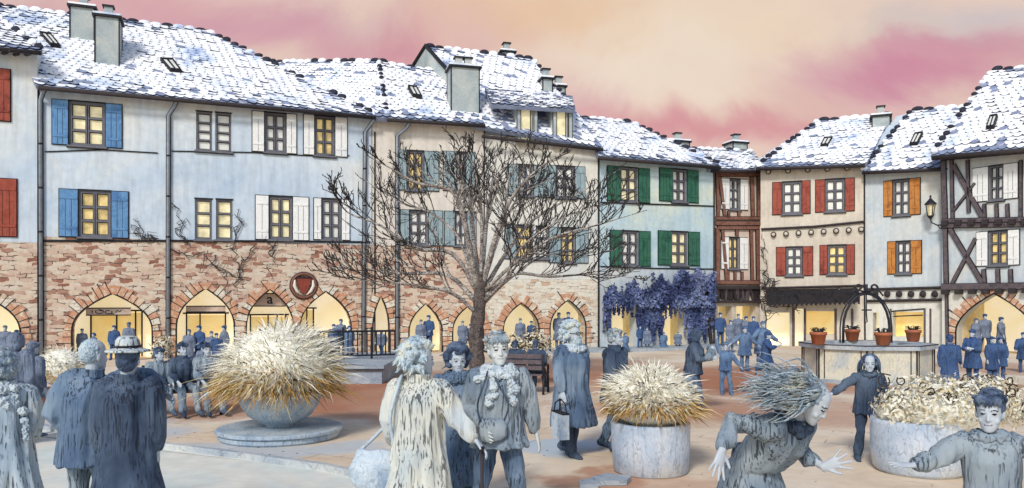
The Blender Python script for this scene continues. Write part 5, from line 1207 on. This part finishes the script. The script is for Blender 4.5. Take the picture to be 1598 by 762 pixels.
leaner = person('girl with wind blown hair leaning far forward, both hands spread', at(1172,5.55), .6, 1.74, {'lean':.75,'yaw':.4,'pitch':.6,'head':1.14,'warmN':((-.85,-.1,.12),(-.38,-.5,-.5)),'warmP':((.02,.6,-.72),(.3,-.6,-.22)),'whandN':(-.3,-.25,-.8),'whandP':(.8,-.3,.42),'spreadN':.42,'spreadP':.5,'curlN':.1,'curlP':.08,'wpalmN':(.4,-.9,.1),'wpalmP':(-.2,-.95,.2),'legN':((-.04,-.5,-1),(0,.3,-1)),'legP':((.04,.1,-1),(0,.5,-1)),'coatdown':(0,.05,-1)},
   coat=('cloth_grey',.34,.03,.1,.9), legs='cloth_dark', hair=('wild',('hair_blue','hair_pale'),(-1.,.2,.0),.44,900), scarf=('roll','cloth_dark'), q=2)
person('long haired girl running towards us on one leg with an arm flung out', at(1352,10.2), -.15, 1.36, {'yaw':-.2,'pitch':.1,'head':1.22,'armN':((-.85,-.1,-.55),(-.9,-.25,-.6)),'armP':((.45,.1,-.9),(.35,.15,-.9)),'legN':((-.06,-.25,-1),(-.12,.12,-1)),'legP':((.22,-.15,-.8),(.1,.95,-.35)),'lean':.1,'footP':(.1,-.4,-1),'side':.05,'spreadN':.25}, coat=('cloth_dark',.14,.025,.03), legs='cloth_dark', hair=('long','hair_dark',(.15,.4,-1),.3,70), scarf=('roll','cloth_dark'), q=2)
person('boy in a pale sweater with both arms stretched wide at the right edge', at(1547,5.05), -.3, 1.43, {'yaw':-.35,'pitch':.08,'head':1.3,'armN':((-.8,-.3,-.42),(-.66,-.6,-.12)),'armP':((.95,.1,-.22),(.95,.0,.05)),'handN':(-.85,-.4,.05),'palmN':(-.1,.15,-1),'palmP':(.1,.1,-1),'spreadN':.3,'spreadP':.3,'curlN':.15,'side':-.02}, coat=('cloth_grey',.05,.035,.01), legs='cloth_dark', hair=('tousled','hair_dark'), scarf=('roll','cloth_grey'), q=2)
# things they carry
def handbag(label, cat, loc, rz, w, h_, t, mat, strap=.16, slouch=0):
    o = thing('bag', label, cat, loc, rz); m = MB()
    m.loft([(V(0,0,-h_), w*.2,t*.2,EX,EY),(V(0,0,-h_*.95), w*.34,t*.4,EX,EY),(V(slouch,0,-h_*.72), w*.48,t*.5,EX,EY),(V(slouch,0,-h_*.42), w*.52,t*.5,EX,EY),(V(0,0,-h_*.15), w*.45,t*.36,EX,EY),(V(0,0,0), w*.4,t*.16,EX,EY)], 24)
    link('bag_body', finish(m, .009, 3, .011, (6,6,4), 3, None, [M[mat]]), o); return o
q = hpos(beard, 'N')+V(-.05,-.16,0); bb = thing('bag', 'flat sided grey shopping bag held by the bearded man', 'bag', q, 1.0+.9); m = MB()
m.add([V(x*(.19 if zz > -.3 else .165), y*(.045 if zz > -.3 else .06), zz) for zz in (-.5,-.16) for y in (-1,1) for x in (-1,1)], [(0,2,3,1),(4,5,7,6),(0,1,5,4),(2,6,7,3),(0,4,6,2),(1,3,7,5)]); m.build('bag_body', M['bag'], bb)
for y in (-.04,.04): m = MB(); m.tube([(-.12,y,-.17),(-.09,y*.8,-.05),(0,y*.3,.005),(.09,y*.8,-.05),(.12,y,-.17)], .009, 6); m.build('handle', M['ink'], bb)
m = MB(); m.box(-.195,.195,-.049,.049,-.175,-.158); m.build('hem', M['ink'], bb)
k = ob_k[lady.name]; RL = RZ(lady.rotation_euler.z); sh = lady.location+RL @ ((k.sh['P']+k.lift)*k.s)
bg = handbag('slouchy pale shoulder bag hanging at the left side of the woman in the cream coat', 'bag', sh+RL @ V(.14,.16,-.5), lady.rotation_euler.z+.2, .42, .36, .22, 'bag', slouch=.02)
m = MB(); LP = lambda v: RZ(-bg.rotation_euler.z) @ (lady.location+RL @ v-bg.location)
s0 = (k.sh['P']+k.lift)*k.s
m.tube(smooth([V(-.17,0,-.04), LP(s0+V(.0,.2,-.25)), LP(s0+V(-.03,.13,.0)), LP(s0+V(-.02,.0,.105)), LP(s0+V(.02,-.13,-.02)), LP(s0+V(.13,-.1,-.28)), V(.17,0,-.04)]), .016, 6); m.build('strap', M['bag'], bg, True)
k = ob_k[lad.name]; RLd = RZ(lad.rotation_euler.z)
b2 = handbag('small round shoulder bag on the front of the young man', 'bag', lad.location+RLd @ ((V(-.08,-.24,1.08)+k.lift)*k.s), lad.rotation_euler.z, .25, .2, .1, 'cloth_grey')
m = MB(); LP2 = lambda x, y, zz: RZ(-b2.rotation_euler.z) @ (lad.location+RLd @ ((V(x,y,zz)+k.lift)*k.s)-b2.location)
m.tube(smooth([V(-.1,0,-.03), LP2(-.2,-.2,1.2), LP2(-.14,-.19,1.38), LP2(-.1,-.1,1.49)]), .008, 6); m.tube(smooth([V(.1,0,-.03), LP2(.06,-.23,1.2), LP2(-.03,-.2,1.38), LP2(-.08,-.1,1.49)]), .008, 6); m.build('strap', M['cloth_dark'], b2, True)
k = ob_k[lad.name]
cn = hpos(lady, 'N'); ck = thing('walking_stick', 'dark walking stick under the outstretched hand of the woman in the cream coat', 'walking stick', (cn.x, cn.y, 0))
m = MB(); m.tube([(0,0,0),(0,0,cn.z-.03)], .014, 8); m.build('shaft', M['ink_brown'], ck, True); m = MB(); m.caps([V(0,.05,cn.z-.02), V(0,0,cn.z), V(0,-.06,cn.z-.005)], [.02,.022,.02], 8); m.build('handle', M['ink'], ck, True)
# the baby: swaddled body with its own head
k = ob_k[mum.name]; cw = (hpos(mum,'N')+hpos(mum,'P'))/2+RZ(mum.rotation_euler.z) @ V(0,.07,-.03); 
m = MB(); Rb = RZ(mum.rotation_euler.z); hd = cw+Rb @ V(.12,-.0,.16); m.caps([cw+Rb @ V(-.16,.02,.02), cw+Rb @ V(0,0,.05), cw+Rb @ V(.07,0,.1)], [.06,.085,.08], 12); m.ell(hd, .066,.07,.078, None, 12, 8); m.ell(hd+Rb @ V(0,-.068,-.005), .01,.012,.01)
bo = cw.copy(); m.v = [tuple(V(*p)-bo) for p in m.v]
baby = link('person', finish(m, .011, 1, 0, mats=[M['skin']]), None, bo); tag(baby, 'baby wrapped in a blanket in the arms of the hooded woman', 'person')
m = MB(); m.caps([Rb @ V(-.17,.02,.02), Rb @ V(0,0,.05), Rb @ V(.075,0,.1)], [.07,.098,.09], 12); m.ell(hd-bo+Rb @ V(.01,.025,.015), .076,.07,.08, None, 12, 8); link('blanket', finish(m, .012, 2, .008, (14,14,14), 4, None, [M['cloth_grey']]), baby)

# ---- middle distance, each in its own pose
person('small child in plain blue with one arm lifted, right of the hooded woman', at(1132,17.2), -.1, 1.13, {'armN':((-.32,-.05,1),(-.12,-.05,1)),'armP':((.6,0,-.8),(.6,-.1,-.8)),'legP':((.14,-.1,-1),(.12,.15,-1)),'head':1.2,'yaw':PI*0}, coat=('flat_blue',.1,.035,.02), legs='flat_blue', hair=('short','flat_blue'), q=1, shoes='flat_blue')
person('child in long blue coat with arms held out, left of the skipping child', at(1162,23), .1, 1.3, {'armN':((-.8,0,-.7),(-.85,-.1,-.6)),'armP':((.7,0,-.8),(.7,-.1,-.6)),'head':1.12}, coat=('flat_blue',.3,.04,.06), legs='flat_blue', hair=('short','flat_blue'), q=1, shoes='flat_navy')
person('taller child in blue swinging along behind the skipping child', at(1188,23.4), .3, 1.47, {'armN':((-.7,.0,-.8),(-.8,-.1,-.4)),'armP':((.6,-.1,-.7),(.7,-.3,-.5)),'lean':.05,'side':.1}, coat=('flat_blue',.34,.04,.06), legs='flat_blue', hair=('short','flat_blue'), q=1, shoes='flat_navy')
person('skipping child in a navy dress with one leg kicked back', at(1195,20.2), 1.0, 1.26, {'lean':.12,'armN':((-.3,-.6,-.6),(-.2,-.9,.3)),'armP':((.4,.6,-.6),(.4,.5,-.9)),'legN':((0,-.15,-1),(0,.1,-1)),'legP':((.05,-.1,-1),(.05,1,-.15)),'footP':(0,.1,-1),'head':1.15}, coat=('flat_navy',.3,.04,.07), legs='flat_navy', hair=('short','flat_navy'), hat=('cap','flat_navy'), q=1, shoes='flat_navy')
person('tall dark blue figure in a long coat, leftmost by the big right arch', at(1482,16.4), PI-.2, 1.36, {'armN':((-.2,0,-1),(-.3,-.5,-.6)),'armP':((.2,0,-1),(.02,-.1,-1)),'legP':((.05,0,-1),(0,.05,-1))}, coat=('flat_navy',.5,.035,.02), legs='flat_navy', hair=('short','flat_navy'), q=1, shoes='flat_navy')
person('dark blue figure in a knee length coat with folded arms, facing its taller companion', at(1518,19.2), -.9, 1.37, {'armN':((-.2,-.2,-1),(.5,-.8,.1)),'armP':((.2,-.2,-1),(-.5,-.8,.1)),'lean':.04}, coat=('flat_navy',.4,.04,.05), legs='flat_navy', hair=('short','flat_navy'), hat=('cap','flat_navy'), q=1, shoes='flat_navy')
person('slim child in bright navy in front of the big right arch', at(1548,19.6), .2, 1.17, {}, coat=('flat_navy',.42,.03,.03), legs='flat_navy', hair=('short','flat_navy'), q=1, shoes='flat_navy')
person('child in navy half hidden behind the slim child near the big right arch', at(1561,20.4), -.2, 1.12, {}, coat=('flat_navy',.36,.04,.05), legs='flat_navy', hair=('short','flat_navy'), q=1, shoes='flat_navy')
person('dark blue figure cut off by the right edge of the picture near the arch', at(1597,22.6), -.6, 1.16, {'armN':((-.3,-.3,-.9),(-.1,-.6,-.6))}, coat=('flat_navy',.36,.04,.04), legs='flat_navy', hair=('short','flat_navy'), q=1, shoes='flat_navy')
person('grey figure nearest the left edge standing behind the curly haired woman', at(24,11.2), PI, 1.61, {}, coat=('flat_grey',.5,.07,.06), legs='flat_grey', hair=('short','flat_grey'), hood='flat_grey', q=1, shoes='flat_grey')
person('grey figure in a pointed hood walking by the left drainpipe', at(51,11.9), PI-.4, 1.45, {'legP':((.05,-.15,-1),(0,.2,-1)),'armN':((-.3,.1,-1),(-.2,-.2,-1))}, coat=('flat_grey',.2,.04,.02), legs='flat_grey', hair=('short','flat_grey'), hat=('cap','flat_grey'), q=1, shoes='flat_grey')
sit = {'legP':((.12,-1,-.08),(.02,-.32,-1)),'legN':((-.12,-1,-.08),(-.02,-.3,-1)),'seat':.46}
for dx, dy, H_, yw, lab, cm in ((-.42,0,1.5,.5,'sitter leaning forward at the left end of the bench, lowest of the three','cloth_grey'),(0,.05,1.62,.2,'sitter in the middle of the bench with long legs stretched out','cloth_dark'),(.42,0,1.6,-.1,'sitter at the far end of the bench nearest the big bowl planter','cloth_grey')):
    p = V(BX, BYY, 0)+RZ(.35) @ V(dx, dy-.02, 0)
    person(lab, p, .35+.35, H_, dict(sit, lean=.25 if yw > .4 else .05, yaw=yw, armP=((.15,-.35,-.9),(-.1,-.85,-.4)), armN=((-.15,-.35,-.9),(.1,-.85,-.4)), head=1.1), coat=(cm,.12,.04,.0), legs='cloth_grey', hair=('short','hair_dark'), q=1)
for dx, H_, lab in ((-.24,1.42,'person on the left of the small bench by the tree'),(.24,1.4,'person on the right of the small bench by the tree')):
    p = V(P(820,0,17.6).x, 17.6, 0)+RZ(PI-.25) @ V(dx, 0, 0)
    person(lab+', seen from behind', p, PI-.25, H_, dict(sit, armP=((.15,-.35,-.9),(-.1,-.85,-.4)), armN=((-.15,-.35,-.9),(.1,-.85,-.4))), coat=('cloth_dark',.12,.05,.0), legs='cloth_dark', hair=('short','hair_dark'), q=1)
# ---- distant visitors: four kinds, then copies with their parts
B = {}
kw = dict(q=0, shoes='flat_navy')
first = {}
def far(kind, px, Y, top, rz, label, group='visitors under the arches', z=0):
    Ht = CH+(HY-top)/F*Y-z; H0 = {'coat':1.7,'pair':1.7,'dress':1.6,'walk':1.7}[kind]; loc = at(px, Y)+V(0,0,z)
    if kind not in first:
        args = {'coat':dict(coat=('flat_grey',.5,.05,.06), legs='flat_grey', hair=('short','flat_grey')),
                'pair':dict(coat=('flat_navy',.15,.04,.02), legs='flat_navy', hair=('short','flat_navy'), pose={'armP':((.3,-.1,-1),(-.2,-.6,-.3)),'legN':((-.1,0,-1),(-.05,0,-1))}),
                'dress':dict(coat=('flat_blue',.1,.04,.0), skirt=('flat_blue',.75,.12), hair=('curly','flat_navy',1.1)),
                'walk':dict(coat=('flat_grey',.25,.04,.03), legs='flat_navy', hair=('short','flat_navy'), hat=('cap','flat_navy'), pose={'legP':((.04,-.35,-1),(0,.1,-1)),'legN':((-.04,.3,-1),(0,.45,-1)),'armP':((.2,.3,-1),(0,.0,-1)),'armN':((-.2,-.3,-1),(0,-.5,-1))})}[kind]
        o = first[kind] = person(label, loc, rz, H0, **args, **kw)
    else: o = copy_tree(first[kind])
    o.location = loc; o.rotation_euler.z = rz; s_ = Ht/(H0*1.02); o.scale = (max(s_,.62), max(s_,.62), s_); o['label'] = label; o['group'] = group; return o
for q in (('coat',128,27.6,513,.3,'left of the four figures inside the widest arch'),('dress',146,27.3,520,-.4,'short second figure from the left inside the widest arch'),('pair',178,27.4,508,.2,'dark figure beside the door post inside the widest arch'),('coat',201,27.2,503,PI,'tall grey figure at the right side of the widest arch'),
    ('coat',295,24.2,514,.1,'leftmost figure of the group before the second arch'),('pair',311,24.4,508,-.3,'tallest dark figure of the group before the second arch'),('coat',330,24.0,517,.5,'grey figure right of the tallest one before the second arch'),('walk',350,25.8,507,-.8,'slim figure at the right edge of the second arch'),('walk',316,22.6,540,.3,'child walking in front of the group at the second arch'),
    ('coat',657,31.4,499,.3,'left of the two figures inside the arch left of the trunk'),('pair',669,31.6,492,-.3,'taller of the two figures inside the arch left of the trunk'),('coat',722,32.0,501,.2,'grey figure in the arch just left of the tree trunk'),('walk',734,32.2,505,-.4,'figure half behind the tree trunk in the arch'),
    ('coat',812,32.6,497,.2,'left figure in the arch above the pale bush'),('pair',829,33.2,501,-.3,'right figure in the arch above the pale bush'),('coat',872,33.4,488,.3,'left figure in the last arch of the row'),('pair',887,33.6,487,0,'right figure in the last arch, above the white haired man'),
    ('pair',999,33.2,508,.3,'left of the two people by the first doorway under the blue creeper'),('coat',1010,33.0,511,-.3,'right of the two people by the first doorway under the blue creeper'),('dress',1036,33.4,519,.2,'left figure beside the second doorway under the blue creeper'),('coat',1058,34,518,-.2,'right figure beside the second doorway under the blue creeper'),
    ('pair',1124,34.5,488,.2,'dark figure before the timbered house doorway'),('coat',1152,34.8,490,-.2,'grey figure left of the pair before the timbered house'),('walk',1164,34.6,493,.4,'right figure of the pair before the timbered house'),
    ('coat',1523,30.8,497,.3,'leftmost pale figure inside the big right arch'),('walk',1537,31.0,489,-.2,'middle pale figure inside the big right arch'),('walk',1562,30.6,494,.6,'right figure inside the big right arch')): far(*q)
for q in (('coat',8,25.6,508,.2,'figure in the arch cut by the left edge of the picture'),('walk',26,26,514,-.3,'second figure by the arch at the left edge of the picture'),('pair',338,23.4,520,.6,'dark figure at the right of the group before the second arch'),
    ('dress',976,31.5,520,.4,'woman standing left of the first doorway under the blue creeper'),('pair',1088,32.5,512,-.5,'dark figure at the right end of the blue creeper'),('coat',1140,31.5,500,.3,'grey figure walking towards the timbered house'),('pair',1176,33.5,494,-.2,'dark figure at the right corner of the timbered house')): far(*q)
for q in (('pair',521,22.9,506,.3,'leftmost visitor behind the railing on the terrace'),('coat',532,23.2,498,-.2,'tallest visitor behind the railing on the terrace'),('dress',545,22.8,509,.5,'third visitor behind the railing on the terrace'),('walk',595,23.4,515,-.3,'lone visitor at the right end of the railing')): far(*q, group='visitors behind the terrace railing', z=TZ)
# ------------------------------------------------------------------ camera, sky, sun
cam = bpy.data.cameras.new('camera'); co_ = bpy.data.objects.new('camera', cam); COL.objects.link(co_)
co_.location = (0, 0, CH); co_.rotation_euler = (PI/2, 0, 0)
cam.sensor_fit = 'HORIZONTAL'; cam.sensor_width = 36; cam.lens = F/1598*36; cam.shift_y = (HY-381)/1598; cam.clip_end = 1000; cam.clip_start = .05
S.camera = co_
SUN_EL, SUN_AZ = math.radians(38), math.radians(200)      # azimuth clockwise from +Y: behind the viewer, a little to the left
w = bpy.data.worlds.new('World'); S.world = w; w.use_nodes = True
t = NT(w.node_tree)
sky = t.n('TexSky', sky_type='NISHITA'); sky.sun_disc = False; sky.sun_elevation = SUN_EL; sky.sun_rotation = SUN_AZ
dirv = t.coord('Generated'); sx = t.n('SeparateXYZ'); t.L(dirv, sx.inputs[0])
yy = t.math('MAXIMUM', sx.outputs[1], .08)
uu = t.math('DIVIDE', sx.outputs[0], yy); vv = t.math('DIVIDE', sx.outputs[2], yy)
cb = t.n('CombineXYZ'); t.L(uu, cb.inputs[0]); t.L(vv, cb.inputs[1])
# soft wet-edged drift of the cloud colours
nz = t.noise(t.mapv(cb.outputs[0], (1, 1.25, 1)), 4.2, 5, .6, .5, 'Color')
ma = t.n('VectorMath', operation='MULTIPLY_ADD'); t.L(nz, ma.inputs[0]); ma.inputs[1].default_value = (.3, .2, 0); t.L(cb.outputs[0], ma.inputs[2])
mb_ = t.n('VectorMath', operation='SUBTRACT'); t.L(ma.outputs[0], mb_.inputs[0]); mb_.inputs[1].default_value = (.15, .1, 0)
sw = t.n('SeparateXYZ'); t.L(mb_.outputs[0], sw.inputs[0])
def blob(px, py, rx, ry):
    a = t.math('DIVIDE', t.math('SUBTRACT', sw.outputs[0], (px-CX)/F), rx/F); b = t.math('DIVIDE', t.math('SUBTRACT', sw.outputs[1], (HY-py)/F), ry/F)
    d2 = t.math('ADD', t.math('MULTIPLY', a, a), t.math('MULTIPLY', b, b))
    return t.math('POWER', 2.718, t.math('MULTIPLY', d2, -1))
col = lin(230,204,190)
for px, py, rx, ry, c, k in ((1020,110,290,140,lin(238,220,200),1),(860,20,170,50,lin(230,194,158),.95),(1180,40,180,60,lin(236,214,188),.8),(980,150,130,70,lin(236,212,196),.8),(1150,150,130,60,lin(236,214,192),.8),(640,60,150,60,lin(222,176,168),.8),
        (520,40,130,40,lin(214,186,184),.8),(330,30,110,45,lin(210,164,174),.95),(200,0,120,40,lin(222,170,170),.8),(600,90,120,38,lin(206,142,160),.75),(900,150,60,40,lin(206,150,168),.6),
        (940,180,90,26,lin(212,148,160),.5),(1030,196,120,30,lin(206,118,138),.75),(1180,215,150,34,lin(208,122,142),.7),(1390,130,170,52,lin(206,142,164),.9),(1500,70,150,28,lin(204,140,160),.8),(1300,110,90,40,lin(214,172,178),.6),
        (1520,25,130,36,lin(206,196,198),.9),(1400,30,90,26,lin(214,200,190),.6),(40,10,120,50,lin(210,174,178),.8),(430,60,120,40,lin(210,158,172),.8),(240,20,140,36,lin(212,164,174),.8),(1020,90,170,80,lin(238,222,204),.8),(1470,120,120,40,lin(204,136,160),.7),(1240,170,80,40,lin(222,184,176),.6),(760,90,70,60,lin(222,186,180),.6)):
    col = t.mix(t.math('MULTIPLY', blob(px, py, rx, ry), k), col, c)
fine = t.noise(t.mapv(cb.outputs[0], (1, 1.3, 1)), 9, 6, .65, .6)
col = t.mix(.3, col, t.ramp(fine, [(.3, lin(244,236,238)), (.62, (1,1,1,1))]), 'MULTIPLY')
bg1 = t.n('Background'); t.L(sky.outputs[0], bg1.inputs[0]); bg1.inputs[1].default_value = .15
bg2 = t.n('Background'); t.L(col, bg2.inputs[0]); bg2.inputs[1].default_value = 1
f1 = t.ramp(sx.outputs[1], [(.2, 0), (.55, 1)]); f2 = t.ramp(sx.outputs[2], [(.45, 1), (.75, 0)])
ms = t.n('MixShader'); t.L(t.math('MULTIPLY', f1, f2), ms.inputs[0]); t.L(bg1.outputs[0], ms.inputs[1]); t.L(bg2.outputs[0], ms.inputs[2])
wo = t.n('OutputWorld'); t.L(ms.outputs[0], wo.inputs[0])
sl = bpy.data.lights.new('sun', 'SUN'); sl.energy = 2.4; sl.angle = math.radians(10); sl.color = (1, .96, .9)
so = bpy.data.objects.new('sun', sl); COL.objects.link(so)
sd = V(math.sin(SUN_AZ)*math.cos(SUN_EL), math.cos(SUN_AZ)*math.cos(SUN_EL), math.sin(SUN_EL))
so.rotation_euler = sd.to_track_quat('Z', 'Y').to_euler(); so.location = sd*60
S.view_settings.view_transform = 'Standard'; S.view_settings.look = 'None'; S.view_settings.exposure = 0; S.view_settings.gamma = 1
S.cycles.max_bounces = 6
